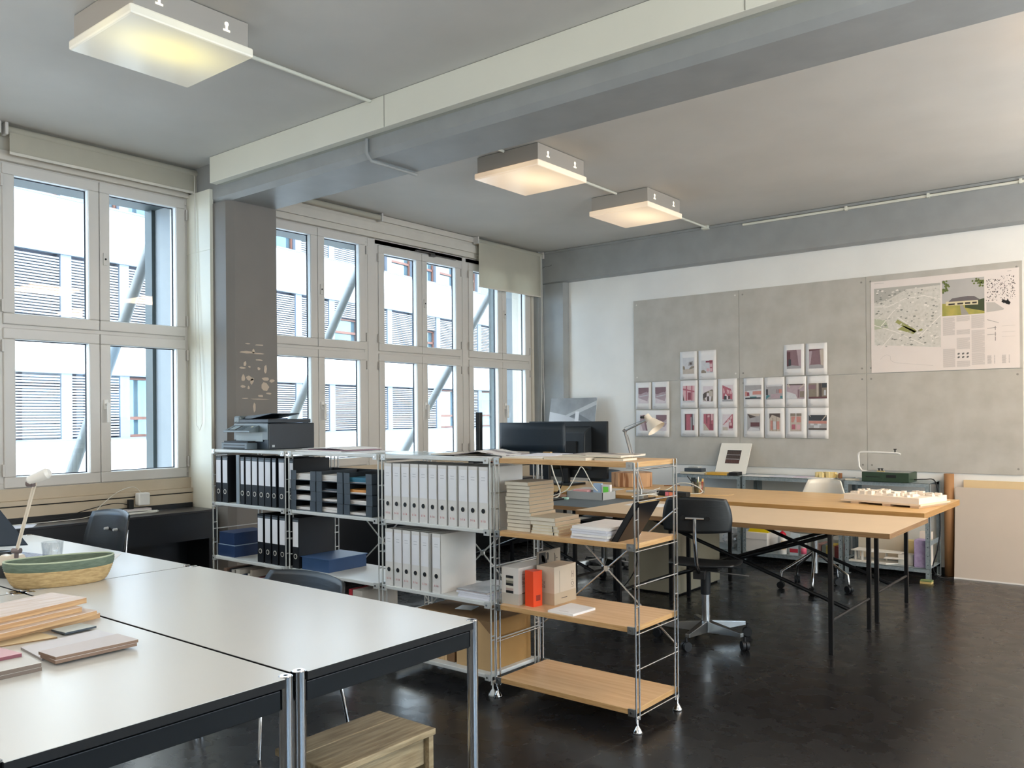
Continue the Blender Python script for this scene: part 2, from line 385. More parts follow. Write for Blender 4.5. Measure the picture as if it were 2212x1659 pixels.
# crack and skim marks on the ceiling
# ------------------------------------------------------------------ windows
def ring(g,y0,y1,z0,z1,w,x0,x1):
    g.box(x0,x1,y0,y1,z1-w,z1).box(x0,x1,y0,y1,z0,z0+w).box(x0,x1,y0,y0+w,z0+w,z1-w).box(x0,x1,y1-w,y1,z0+w,z1-w)
def window(idx,y0,yj,y1,zt,closer=False,handles=True):
    r=sroot('window_%d'%idx,(0,(y0+y1)/2,.95))
    g=G(); ring(g,y0-.045,y1+.045,.95,3.135,.05,-.09,-.015)
    if zt<3.1: g.box(-.09,-.015,y0-.045,y1+.045,zt+.002,3.13)
    g.box(-.09,-.02,y0,y1,2.02,2.07)
    struct('window_frame',g,upvc,r,bev=.004)
    for (a,b) in ((y0,yj-.002),(yj+.002,y1)):
        for (c,d,up) in ((2.058,zt,1),(.969,2.033,0)):
            g=G(); w=.073
            ring(g,a,b,c,d,w,-.055,0)
            s=struct('sash',g,upvc,r,bev=.006)
            g=G(); ring(g,a+w-.004,b-w+.004,c+w-.004,d-w+.004,.006,-.052,-.012); bd=part('glazing_bead',g,upvc_in,s)
            g=G(); ring(g,a+w-.002,b-w+.002,c+w-.002,d-w+.002,.010,-.060,-.0525); part('gasket',g,mat('gasket_black','#151a2b',.5),s)
            g=G(); g.box(-.059,-.054,a+w,b-w,c+w,d-w); part('pane',g,glass,s)
            if a==y0+0 or True:
                g=G()
                yy = a-.012 if a==y0 else b+.002
                for zz in (c+.12,d-.12): g.box(-.01,.012,yy,yy+.012,zz-.04,zz+.04)
                part('hinge',g,upvc,s)
            if a!=y0 and handles:
                g=G()
                if up: g.box(0,.008,a+.022,a+.052,c+.47,c+.56); g.k=1; g.cyl((.008,a+.037,c+.515),(.012,a+.037,c+.515),.007); part('lock_plate',g,[upvc,dark],s,bev=.002)
                else:
                    zc=c+.56
                    g.box(0,.008,a+.02,a+.05,zc-.035,zc+.035); g.cyl((.006,a+.035,zc),(.045,a+.035,zc),.009); g.box(.035,.05,a+.024,a+.046,zc-.13,zc+.012); part('window_handle',g,plast,s,bev=.003)
    if closer:
        g=G(); g.box(.0,.03,yj-.10,yj+.16,zt+.012,zt+.022).box(0,.03,yj+.10,yj+.17,zt-.015,zt+.01).box(0,.012,yj+.1,y1-.08,zt+.004,zt+.012); part('window_closer',g,mat('closer_metal','#6a6664',.4,metal=.6),r)
    return r
window(1,1.996,2.630,3.2935,3.124)
window(2,4.02,4.573,5.135,3.124)
window(3,5.302,5.8896,6.4715,3.077,closer=True)
window(4,6.605,7.172,7.672,3.077)
window(5,.63,1.265,1.90,3.124)
window(6,-.74,-.105,.53,3.124)
for p,q in ((1.90+.045,1.996-.045),(.53+.045,.63-.045)): pass
g=G(); g.box(-.09,-.01,1.94,1.955,.95,3.13).box(-.09,-.01,.57,.59,.95,3.13).box(-.09,-.01,-1.0,-.78,.95,3.13).box(-.09,-.01,5.17,5.262,.95,3.13).box(-.09,-.01,6.51,6.565,.95,3.13).box(-.09,-.01,3.96,3.98,.95,3.13)
struct('trim_15', g, upvc)
for i,(a,b) in enumerate(((-1.0,3.2),(3.9,7.6))):  # unseen right-wall windows, added to bring in more side light
    r=sroot('window_%d'%(7+i),(XR,(a+b)/2,.95)); g=G()
    for k in range(5): y=a+(b-a-.07)*k/4; g.box(XR+.02,XR+.09,y,y+.07,.95,3.1)
    for z in (.95,2.0,3.03): g.box(XR+.02,XR+.09,a,b,z,z+.07)
    struct('window_frame',g,upvc,r); part('pane',G().box(XR+.05,XR+.055,a,b,.95,3.1),glass,r)
# ------------------------------------------------------------------ outside
fin=mat('outer_fin','#84898d',.6,var=.05); steelx=mat('outer_steel','#3a4547',.5,var=.1,scale=30)
for i,(y) in enumerate((3.345,7.74,-1.62)):
    g=G(); g.box(-.55,-.3,y,y+.6,-4,4.2); g.box(-.3,-.092,y,y+.6,.95,3.13) if i<2 else None
    g.k=1; g.box(-.66,-.55,y-.03,y+.06,-4,4.2)
    one('facade_fin',g,[fin,steelx],['pale grey fin with steel edge outside the window beside the grey pillar','pale grey fin outside the window in the far corner','pale grey fin outside beyond the edge of the picture'][i],'pillar',kind='structure')
g=G(); g.box(-.62,-.32,-4,10,3.135,3.5); one('outer_lintel',g,steelx,'steel lintel strip outside above the windows','lintel',kind='structure')
brm=mat('galvanised_brace','#75797a',.5,metal=.1,var=.08,scale=40)
def brace(p,q,lab):
    p,q=Vector(p),Vector(q); d=(q-p)/(q.z-p.z); a=p+d*(-2-p.z); b=p+d*(4.6-p.z)
    one('diagonal_brace',G().cyl(a,b,.045,n=14),brm,lab,'brace',group='steel braces outside the windows')
brace((-1,2.864,.994),(-1,3.567,3.004),'steel diagonal brace outside the window left of the grey pillar')
brace((-1,4.991,1.338),(-1,5.887,2.992),'steel diagonal brace outside the window just right of the pillar')
brace((-1,6.982,1.529),(-1,8.173,3.039),'steel diagonal brace outside the windows by the far corner')
# building opposite
fo=Vector((-20,10,0)); ft=Vector((-.16,1,0)); 
bd=thing('office_building','white office building with louvred window bands across the yard','building',(-20,10,-6))
FX=Matrix(((1,-.16,0,-18.4),(0,1,0,0),(0,0,1,0),(0,0,0,1)))   # local (depth, y, z): x=-20-.16*(y-10)
def FG():
    g=G(); g.X=FX; return g     # local x=0 facade plane offset below
def fx(d): return -1.6+ .0 + d +1.6-1.6
O0=0.0
def fbox(g,d0,d1,y0,y1,z0,z1): g.box(d0,d1,y0,y1,z0,z1)
FX=Matrix(((1,-.16,0,-18.4),(0,1,0,0),(0,0,1,0),(0,0,0,1)))
facw=mat('facade_white','#e3e6ea',.6,var=.02); facp=mat('facade_pilaster','#737e8e',.5,var=.03); facg=mat('facade_grey_metal','#6f7a88',.5)
louv=mat('louvre_white','#a3a8b0',.5); redf=mat('red_brown_frame','#6e4a40',.6); winx=mat('far_window_glass','#6f8794',.06,metal=.6,var=.2,scale=.8); gapm=mat('louvre_gap','#666a78',.7)
for z0,z1 in ((-6,-2.95),(-1.0+.05,.78),(2.85,6.41),(8.02+2.0,12.5)):
    pass
bands=[(-6,-2.9),(-.9,.78),(2.85,4.40),(6.41,8.02),(10.05,10.5)]
for z0,z1 in bands:
    part('facade_band',(lambda g:(fbox(g,-.45,0,-6,62,z0,z1),g)[1])(FG()),facw,bd)
strips=[(.78,2.85),(4.40,6.41),(8.02,10.05)]
ys=[-2.5+1.93*k for k in range(33)]
def near(y): return y
for si,(z0,z1) in enumerate(strips):
    g=FG(); fbox(g,-.5,-.4,-6,62,z0,z1); part('back_panel',g,gapm,bd)
    g=FG(); fbox(g,-.1,.06,-6,62,z0,z0+.06); fbox(g,-.12,.03,-6,62,z1-.05,z1); part('sill_strip',g,facg,bd)
    for k,y in enumerate(ys):
        if y<5 or y>45: continue
        g=FG(); fbox(g,-.35,-.02,y-.02,y+.31,z0+.06,z1-.05); part('pilaster',g,facp,bd)
        a,b=y+.31,y+1.91
        win = (si==0 and k in (8,17,19,20)) or (si==1 and k in (13,16)) or (si==2 and k not in (12,13))
        if win:
            zt=z1-.1 if si!=1 else z0+1.25
            g=FG(); fbox(g,-.30,-.28,a+.06,b-.06,z0+.1,zt); part('window_pane',g,winx,bd)
            g=FG()
            for q in ((a+.02,a+.10),(b-.10,b-.02)): fbox(g,-.28,-.2,q[0],q[1],z0+.06,zt)
            for q in ((z0+.06,z0+.14),(z0+.62,z0+.72),(zt-.06,zt)): fbox(g,-.28,-.2,a+.02,b-.02,q[0],q[1])
            part('window_frame',g,redf,bd)
            if si==1:
                g=FG(); zz=zt+.06
                while zz<z1-.1: fbox(g,-.22,-.08,a+.02,b-.02,zz,zz+.045); zz+=.085
                part('louvre_blind',g,louv,bd)
        else:
            g=FG(); zz=z0+.12
            while zz<z1-.12: fbox(g,-.22,-.08,a+.02,b-.02,zz,zz+.045); zz+=.085
            part('louvre_blind',g,louv,bd)
g=FG(); g.cyl((.12,13.95,-6),(.12,13.95,11),.065,n=10); part('downpipe',g,facg,bd)
one('yard_ground',G().box(-60,-.7,-30,90,-6.4,-6),mat('asphalt','#8d8f90',.9,var=.1),'grey yard between the two buildings','ground',kind='structure')

# ------------------------------------------------------------------ blinds
def blind(y0,y1,zb,lab,fabric=True):
    t=thing('roller_blind',lab,'roller blind',(.085,(y0+y1)/2,zb),'roller blinds over the windows')
    part('roller_tube',G().cyl((.085,y0+.02,3.318),(.085,y1-.02,3.318),.024,n=16),blindm,t)
    part('bracket',G().box(.05,.115,y0,y0+.018,3.28,3.357),upvc,t); part('bracket',G().box(.05,.115,y1-.018,y1,3.28,3.357),upvc,t)
    if fabric:
        part('fabric',G().box(.098,.0995,y0+.03,y1-.05,zb,3.325),blindm,t); part('hem_bar',G().box(.093,.104,y0+.03,y1-.05,zb-.014,zb+.004),cream,t,bev=.002)
    return t
b1=blind(1.975,3.385,3.17,'cream roller blind lowered a hand\'s width over the window left of the pillar')
g=G(); g.X=Matrix.Identity(4)
P=[(.12,3.33,3.30),(.13,3.345,2.6),(.13,3.35,1.9),(.14,3.34,1.45),(.15,3.36,1.36),(.16,3.40,1.33),(.16,3.43,1.36),(.15,3.42,1.5),(.13,3.40,1.9),(.12,3.36,3.30)]
g=G(); P=[(.12,3.302,3.29),(.13,3.30,2.6),(.13,3.298,1.9),(.14,3.29,1.47),(.155,3.285,1.37),(.19,3.29,1.33),(.215,3.295,1.38),(.21,3.298,1.6),(.15,3.30,2.4),(.12,3.303,3.29)]
part('pull_chain',g.tube(P,.0022,5),cordw,b1)
blind(.55,1.95,3.17,'cream roller blind over the window nearest the left desk')
blind(3.80,5.262,3.29,'cream roller blind rolled fully up just right of the pillar',fabric=False)
b4=blind(6.63,7.825,2.83,'cream roller blind half lowered in the far corner')
g=G(); P=[(.12,7.74,3.29),(.125,7.75,2.2),(.13,7.74,1.6),(.13,7.72,1.34),(.135,7.735,1.28),(.14,7.77,1.27),(.14,7.79,1.35),(.135,7.775,2.0),(.12,7.76,3.29)]
P=[(.14,y-.02,z) for _,y,z in P]
part('pull_chain',g.tube(P,.0025,5),cordw,b4)

# ------------------------------------------------------------------ ceiling lights
housm=mat('lamp_housing','#b3aca3',.45,metal=.2)
def clight(x,y,dm,lab):
    t=thing('ceiling_light',lab,'ceiling light',(x,y,3.19),'square ceiling lights')
    a=.31
    part('housing',G().box(x-.285,x+.285,y-a+.02,y+a-.02,3.235,3.357),housm,t,bev=.003)
    part('diffuser',G().box(x-.30,x+.30,y-a,y+a,3.19,3.237),dm,t,bev=.01)
    gw=mat('lamp_slot_glow','#fff4dc',.5,emit=.4)
    for yy in (y-.17,y+.17):
        g=G(); g.cyl((x+.284,yy,3.312),(x+.287,yy,3.312),.011,n=12); g.box(x+.284,x+.287,yy-.006,yy+.006,3.285,3.31); g.box(x+.284,x+.287,yy-.018,yy+.018,3.277,3.286)
        part('keyhole_slot',g,gw,t)
    return t
clight(2.214,1.895,lampY,'square ceiling light with a yellow glow nearest the camera')
clight(2.214,4.833,lampW,'square warm ceiling light just beyond the grey beam')
clight(2.214,6.381,lampW,'square warm ceiling light closest to the pinboard wall')
offs=[(6.1,4.83,'square ceiling light off to the right beyond the beam'),(6.1,6.38,'square ceiling light off to the right near the back wall'),(6.1,1.9,'added fill ceiling light overhead beside the camera'),(6.1,-2.2,'added fill ceiling light behind the camera'),  # first two cause the ceiling glow at right; the rest are added unseen fill
 (2.214,-2.2,'added fill ceiling light behind the camera on the window side'),(8.4,4.83,'added fill ceiling light by the right wall beyond the beam'),(8.4,6.38,'added fill ceiling light in the far right corner'),(8.4,1.9,'added fill ceiling light by the right wall beside the camera'),(8.4,-2.2,'added fill ceiling light by the right wall behind the camera'),(2.214,.2,'added fill ceiling light just behind the picture above the left desk'),(6.1,.2,'added fill ceiling light right above the camera')]
for x,y,l in offs: clight(x,y,lampO if y>3 else lampN,l)

# uplighters added out of view, behind and beside the camera, to brighten the ceiling
def uplighter(x,y,lab,p):
    t=thing('added_uplighter',lab,'added fill lamp',(x,y,0),'added unseen uplighters in the rest of the office')
    part('foot',G().lathe([(0,0),(.16,0),(.16,.012),(0,.014)],(x,y,0),24),alu,t); part('pole',G().cyl((x,y,.012),(x,y,1.86),.014,n=12),alu,t)
    g=G(); g.box(x-.27,x+.27,y-.13,y+.13,1.86,1.90); g.box(x-.27,x-.262,y-.13,y+.13,1.90,1.93).box(x+.262,x+.27,y-.13,y+.13,1.90,1.93).box(x-.262,x+.262,y-.13,y-.122,1.90,1.93).box(x-.262,x+.262,y+.122,y+.13,1.90,1.93); part('lamp_head',g,alu,t,bev=.003)
    a=bpy.data.lights.new('fill_uplight','AREA'); a.shape='RECTANGLE'; a.size=.5; a.size_y=.22; a.energy=p; a.color=(1,.975,.94)
    o=bpy.data.objects.new('fill_uplight',a); COL.objects.link(o); o.location=(0,0,1.915); o.rotation_euler=(PI,0,0); o.parent=t
for x,y,p,l in ((7.4,6.2,34,'added unseen uplighter by the back wall to the right'),(7.2,2.6,30,'added unseen uplighter to the right of the camera'),(6.6,-2.4,26,'added unseen uplighter behind the camera'),(3.6,-2.2,30,'added unseen uplighter behind the left desks'),(1.0,-2.0,30,'added unseen uplighter behind the camera near the windows')): uplighter(x,y,l,p)
# ------------------------------------------------------------------ white desks
def desk(x0,x1,y0,y1,lab):
    t=thing('desk',lab,'desk',((x0+x1)/2,(y0+y1)/2,0),'white office desks pushed together')
    c=.034
    o=[(x0+c,y0),(x1-c,y0),(x1-c,y0+c),(x1,y0+c),(x1,y1-c),(x1-c,y1-c),(x1-c,y1),(x0+c,y1),(x0+c,y1-c),(x0,y1-c),(x0,y0+c),(x0+c,y0+c)]
    g=G(); g.k=1; g.prism(o,'z',.716,.7385); g.k=0; g.prism(o,'z',.7385,.74)
    part('tabletop',g,[deskw,deske],t)
    g=G(); z0,z1=.655,.708
    g.box(x0+.04,x1-.04,y0+.012,y0+.032,z0,z1).box(x0+.04,x1-.04,y1-.032,y1-.012,z0,z1).box(x0+.012,x0+.032,y0+.04,y1-.04,z0,z1).box(x1-.032,x1-.012,y0+.04,y1-.04,z0,z1)
    part('rail_frame',g,rail,t,bev=.002)
    for x in (x0+.019,x1-.019):
        for y in (y0+.019,y1-.019):
            g=G(); g.cyl((x,y,0),(x,y,.7405),.0185,n=20); l=part('leg',g,chrome,t)
            g=G(); g.cyl((x,y,.7405),(x,y,.7425),.0175,.016,n=20); cap=part('leg_cap',g,chrome,l)
            g=G(); g.cyl((x,y,.7425),(x,y,.7428),.006,n=10); part('cap_screw',g,dark,l)
    return t
desk(2.485,4.235,1.147,1.887,'white desk with chrome legs, over the worn wooden stool')
desk(2.485,4.245,.397,1.135,'white desk with the timber and tile samples on it')
desk(.70,2.472,1.147,1.880,'white desk by the window with the basket and glass')
desk(.70,2.472,.397,1.135,'white desk in the corner, mostly out of the picture')

# ------------------------------------------------------------------ shelving units
Y0,Y1=3.035,3.42
def unit(x0,x1,wood,lab,levels=(.105,.472,.842,1.208),front=True):
    rod = chrome if wood else steelw
    t=thing('shelving_unit',lab,'shelf',((x0+x1)/2,(Y0+Y1)/2,0),'rod shelving units in a row')
    for sx,x in ((1,x0),(-1,x1)):
        g=G()
        for (a,b) in ((Y0-.005,Y0+.025),(Y1-.025,Y1+.005)):
            for y in (a,b): g.cyl((x,y,.055),(x,y,1.207),.0042,n=8)
            for z in (.065,.30,.56,.70,.95,1.17): g.cyl((x,a,z),(x,b,z),.0035,n=6)
        for z in [l-.034 for l in levels]+[.28,.655,1.03]: g.cyl((x,Y0-.005,z),(x,Y1+.005,z),.0038,n=6)
        f=part('side_frame',g,rod,t)
        for y in (Y0+.005,Y1-.005):
            g=G(); g.lathe([(0,.062),(.004,.062),(.0045,.035),(.008,.03),(.022,.008),(.024,0),(0,0)],(x,y,0),16); part('foot',g,rod,f)
    for z in levels:
        if wood:
            g=G(); g.k=1; g.box(x0+.02,x1-.008,Y0-.012,Y1+.012,z-.024,z,tm=0); s=part('shelf_board',g,[oak,oake if False else mat('oak_front','#cda673',.5,col2='#bb8f5a',scale=5,stretch=(2,1,30))],t,bev=.0015)
        else:
            g=G(); g.box(x0+.012,x1-.012,Y0-.012,Y1+.012,z-.020,z); s=part('shelf_board',g,shelfw,t,bev=.003)
        for xa in (x0+.004,x1-.036):
            for ya in (Y0-.016,Y1+.006):
                g=G(); g.box(xa,xa+.032,ya,ya+.010,z-.030,z+.002); g.k=1
                if ya<Y1: g.cyl((xa+.016,ya-.0003,z-.014),(xa+.016,ya-.003,z-.014),.0055,n=10)
                part('clamp',g,[alu if wood else steelw,chrome],s)
    g=G(); zc=(.30,.97); yb=Y1+.012
    for a,b in ((zc[0],zc[1]),(zc[1],zc[0])): g.cyl((x0,yb,a),(x1,yb+.001,b),.0045,n=8)
    g.cyl(((x0+x1)/2,yb-.006,.635),((x0+x1)/2,yb+.006,.635),.014,n=12)
    part('cross_brace',g,rod,t)
    return t
unit(.787,1.612,False,'grey rod shelving unit under the printer')
unit(1.648,2.478,False,'grey rod shelving unit holding the letter trays')
unit(2.508,3.312,False,'grey rod shelving unit holding the white binders')
unit(3.345,4.155,True,'chrome rod shelving unit with four oak shelves')

# ------------------------------------------------------------------ binders
def binder(name,cov,w,mode,label,cat='binder'):
    t=thing(name,label,cat,(0,0,0)); h=.318; d=.285
    g=G(); g.box(0,.003,0,d,0,h).box(w-.003,w,0,d,0,h).box(0,w,0,.003,0,h)
    part('cover',g,cov,t,bev=.001)
    g=G(); g.box(.0035,w-.0035,.02,d-.008,.004,h-.012); part('contents',g,mat('binder_inside','#34373c',.8) if mode=='w' else mat('binder_pages','#2a2f38',.8),t)
    zr=.092 if mode=='w' else .075
    g=G(); g.k=0; ro,ri=(.0165,.0112) if mode=='k' else (.0145,.0125)
    g.cyl((w/2,-.0005,zr),(w/2,-.0022,zr),ro,n=24); g.k=1; g.cyl((w/2,-.0022,zr),(w/2,-.0027,zr),ri,n=24); part('finger_ring',g,[mat('ring_nickel','#d9d6cc',.3,metal=.2),dark],t)
    if mode=='w':
        g=G(); g.box(.004,w-.004,-.0008,0,.135,.300); part('spine_label',g,mat('label_white','#e4e5e9',.6),t)
        g=G(); g.text('sia',.022,(w/2-.018,-.0006,.035)); 
        g2=G(); x=w/2-.0185
        for ch,dx in (('s',0),('i',.0145),('a',.0235)): g2.text(ch,.021,(x+dx,-.0008,.035))
        part('spine_print',g2,inkred,t)
        g=G(); rq=random.Random(3)
        for z in (.262,.248): g.box(w/2-.013,w/2+.012,-.0012,-.0009,z,z+.0022)
        part('label_note',g,mat('pencil_grey','#a9abb3',.8),t)
        if w>.05:
            pass
    else:
        g=G(); g.box(.006,w-.006,-.0012,0,.135,.292); part('spine_label',g,labelw,t)
        g=G(); g.box(.006,w-.006,-.0011,0,.294,.306); part('label_tab',g,mat('tab_grey','#59636b',.5),t)
    return t
bw=binder('white_binder',bindw,.064,'w','x')
top=[2.523,2.594,2.662,2.734,2.803,2.873,2.945,3.018,3.093,3.162,3.234]
low=[2.528,2.600,2.668,2.739,2.810,2.897]
ordi=['first','second','third','fourth','fifth','sixth','seventh','eighth','ninth','tenth','last']
LB=['white lever arch binder in the upper white row, %s from the letter trays'%o for o in ordi]
LL=['white lever arch binder in the lower white row, %s from the left end'%o for o in ordi[:5]]+['white lever arch binder with its side showing, closing the lower white row']
bw.location=(top[0],Y0-.003,.842); bw['label']=LB[0]; bw['group']='white binders on the shelving'
for i,x in enumerate(top[1:]): dup(bw,(x,Y0-.003,.842),LB[i+1])
for i,x in enumerate(low): dup(bw,(x,Y0-.003,.472),LL[i])
bk={}
for w in (.046,.066): 
    bk[w]=binder('black_binder',bindk,w,'k','x')
    bk[w]['group']='black binders on the shelving'
rows=[(.797,.066,.842,'black binder at the window end of the upper black row'),(.876,.066,.842,'black binder just left of the grey bookend, side showing'),
 (1.092,.046,.842,'narrow black binder touching the grey bookend'),(1.150,.066,.842,'wide black binder second from the grey bookend'),(1.222,.066,.842,'wide black binder third from the grey bookend'),(1.296,.066,.842,'wide black binder fourth from the grey bookend'),
 (1.368,.066,.842,'wide black binder fifth from the grey bookend'),(1.445,.046,.842,'narrow black binder near the right end of the upper row'),(1.515,.066,.842,'wide black binder at the right end of the upper row under the printer'),
 (1.628,.046,.842,'black binder behind the rods left of the letter trays'),
 (1.282,.066,.472,'black binder next to the two navy boxes'),(1.362,.066,.472,'black binder second from the navy boxes'),(1.440,.066,.472,'black binder third from the navy boxes'),(1.518,.066,.472,'black binder fourth from the navy boxes'),(1.655,.066,.472,'black binder beside the blue document box, side showing')]
used=set()
for x,w,z,l in rows:
    if w in used: dup(bk[w],(x,Y0+.012,z),l)
    else: used.add(w); bk[w].location=(x,Y0+.012,z); bk[w]['label']=l
g=G(); g.box(1.040,1.085,3.04,3.055,.842,1.165).box(1.078,1.083,3.055,3.38,.842,1.165).box(1.085,1.60,3.30,3.34,.842,1.17); 
g=G(); g.box(1.050,1.083,3.042,3.05,.842,1.172).box(1.050,1.083,3.05,3.39,.842,.846)
one('bookend',g,mat('bookend_grey','#8c979f',.5),'grey metal bookend standing among the black binders','bookend')
# navy boxes, blue document box
def lidbox(name,x0,x1,y0,y1,z0,z1,m,ml,lab,lip=.0,a=0):
    t=thing(name,lab,'box',((x0+x1)/2,(y0+y1)/2,z0)); part('box_body',G().box(x0,x1,y0,y1,z0,z1-.004,a=a),m,t,bev=.001)
    part('lid',G().box(x0-lip,x1+lip,y0-lip,y1+lip,z1-.004,z1,a=a),ml,t); return t
lidbox('document_box',.815,1.012,3.05,3.33,.472,.553,blued,mat('navy_rim','#8fa4bd',.5),'navy cardboard box under another navy box')
lidbox('document_box',.822,1.000,3.055,3.32,.5535,.636,blued,blued,'navy cardboard box stacked on another navy box',lip=.002)
lidbox('document_box',1.735,1.985,3.06,3.37,.472,.553,bluebx,mat('blue_lid','#3c5a86',.5),'blue cloth document box lying on the lowest visible shelf',lip=.006,a=.03)
# letter trays with papers
paps=[[('white',.035,paper2),('cream',.018,paper),('white',.022,paper),('white',.016,paper)],[('white',.028,paper2),('curved grey',.014,charc),('white',.016,paper),('white',.020,paper)],[('blue and white',.030,mat('teal_sheet','#3c7f9c',.6)),('orange-edged',.018,mat('orange_sheet','#e8a458',.6)),('white',.022,paper),('thin white',.008,paper)]]
cn=['left','middle','right']; rn=['top','second','third','bottom']
for ci,x in enumerate((1.655,1.910,2.168)):
    for ri in range(4):
        z=.842+.0625*(3-ri); w=.247; g=G(); jx=random.Random(ci*9+ri).uniform(-.003,.003); a,b=x+jx,x+jx+w
        g.box(a,b,3.04,3.375,z+.001,z+.004).box(a,a+.003,3.04,3.375,z,z+.061).box(b-.003,b,3.04,3.375,z,z+.061).box(a,b,3.372,3.375,z,z+.061)
        g.box(a,a+.052,3.038,3.041,z,z+.061).box(b-.052,b,3.038,3.041,z,z+.061)
        one('letter_tray',g,charc,'charcoal letter tray, %s of the %s stack of four'%(rn[ri],cn[ci]),'letter tray','charcoal letter trays')
        nm,h,m=paps[ci][ri]; g=G(); rr=random.Random(ci*7+ri); zz=z+.0045; k=0
        while zz<z+.0045+h:
            dh=rr.uniform(.004,.008); g.k = 1 if (m not in (paper,paper2) and k>=1) else 0
            g.box(a+.012+rr.uniform(0,.006),b-.012-rr.uniform(0,.006),3.05+rr.uniform(0,.012),3.35,zz,zz+dh-.0008); zz+=dh; k+=1
        one('paper_pile',g,[paper,m],'%s papers in the %s tray of the %s stack'%(nm,rn[ri],cn[ci]),'papers','papers in the letter trays')
g=G(); 
prof=[(.018,0),(.031,0),(.031,.55),(.018,.55),(.018,0)]
g.X=Matrix.Translation((2.44,3.16,1.122))@Matrix.Rotation(-PI/2,4,'X'); g.lathe([(.018,0),(.031,0),(.031,.3),(.018,.3),(.018,0)],(0,0,0),24)
ob=one('cardboard_roll',g,mat('roll_card','#b3a698',.7),'paper roll lying on top of the right letter tray','paper roll')
# lower shelves seen over the desk edge
rr=random.Random(12); x=.86
cols=['#8a6f60','#15181d','#1b2027','#b8b2ac','#262b33','#c4bdb3','#1a2f4d','#101318','#d0c8be','#a69c90','#1e2227','#7a1420','#84888c']
for i in range(13):
    w=rr.uniform(.025,.05); 
    one('magazine_file',G().box(x,x+w-.003,3.05+rr.uniform(0,.02),3.33,.105,.105+rr.uniform(.24,.30)),mat('spine_%d'%i,cols[i],.6),['brown','black','dark grey','light grey','slate','cream','navy','black','white','taupe','charcoal','dark red','grey'][i]+' book low under the navy boxes, %s from the left'%(ordi+['twelfth','thirteenth'])[i].replace('last','eleventh'),'book','dark books on the bottom shelf',bev=.001)
    x+=w
one('magazine_file',G().box(2.18,2.21,3.06,3.34,.105,.40),mat('file_red','#a8202f',.6),'dark red file on the bottom shelf beneath the blue document box','file')
one('magazine_file',G().box(2.215,2.30,3.06,3.34,.105,.40),mat('file_grey','#b9b3ab',.7),'pale grey file next to the dark red file','file')
# cartons beneath the white binders
t=thing('carton','open kraft cardboard carton at the right end under the white binders','carton',(3.15,3.24,.105))
part('carton_body',G().box(3.035,3.272,3.075,3.41,.105,.357),mat('carton_side','#a8834f',.8,col2='#9a7644',scale=3),t,bev=.002); part('front_panel',G().box(3.035,3.272,3.071,3.075,.105,.357),kraft,t)
g=G(); g.box(3.025,3.278,3.065,3.415,.357,.362); part('flap',g,kraftd,t)
g=G(); g.prism([(3.10,.357),(3.272,.357),(3.272,.30),(3.20,.357)],'y',3.066,3.071); part('tape',g,kraftd,t)
for i,(a,b,l) in enumerate(((2.80,2.832,'thin'),(2.838,2.868,'slim'),(2.874,2.955,'wide'),(2.962,3.012,'flat'))):
    one('kraft_folder',G().box(a,b,3.08,3.40,.105,.352),[kraft,mat('kraft_light','#d0ae86',.8),mat('kraft_stripe','#c9aa82',.8,col2='#b8946a',scale=3,stretch=(30,1,1)),mat('kraft_brown','#7d5d3e',.8)][i],l+' kraft file standing left of the cardboard carton','file','kraft files beside the carton',bev=.001)
one('cardboard_sheet',G().box(2.72,3.02,3.10,3.41,.3535,.358),kraftd,'dark brown cardboard sheet lying on the kraft files','cardboard')
g=G(); g.box(2.90,3.00,3.20,3.30,.3585,.361,a=.3); one('plastic_sleeve',g,mat('sleeve','#c9dbe6',.15),'shiny plastic sleeve on the brown cardboard sheet','sleeve')
def stack(name,x0,x1,y0,y1,z0,hs,mats_,lab,cat,group,jit=.006,rot=.03,seed=1,bev=.001,sep=.0007):
    rr=random.Random(seed); z=z0; out=[]
    for i,h in enumerate(hs):
        dx,dy=rr.uniform(-jit,jit),rr.uniform(-jit,jit)
        g=G(); g.box(x0+dx,x1+dx,y0+dy,y1+dy,z,z+h-sep,a=rr.uniform(-rot,rot)); out.append(one(name,g,mats_[i%len(mats_)],lab[i] if isinstance(lab,list) else lab,cat,group,bev=bev)); z+=h
    return z
stack('brochure',3.065,3.275,3.045,3.34,.472,[.012,.011,.010,.007,.006],[paper2,paper2,paper2,mat('cover_pinkish','#e3d8d4',.5),mat('cover_greyphoto','#8d8f93',.35,col2='#c9c9cc',scale=6)],['white catalogue at the bottom of the pile beside the lower white binders','white catalogue second from below beside the lower white binders','white catalogue in the middle of the pile beside the white binders','cream-edged magazine under the grey glossy one','grey glossy magazine on the pile beside the lower white binders'],'magazine','magazines beside the lower white binders',seed=5)
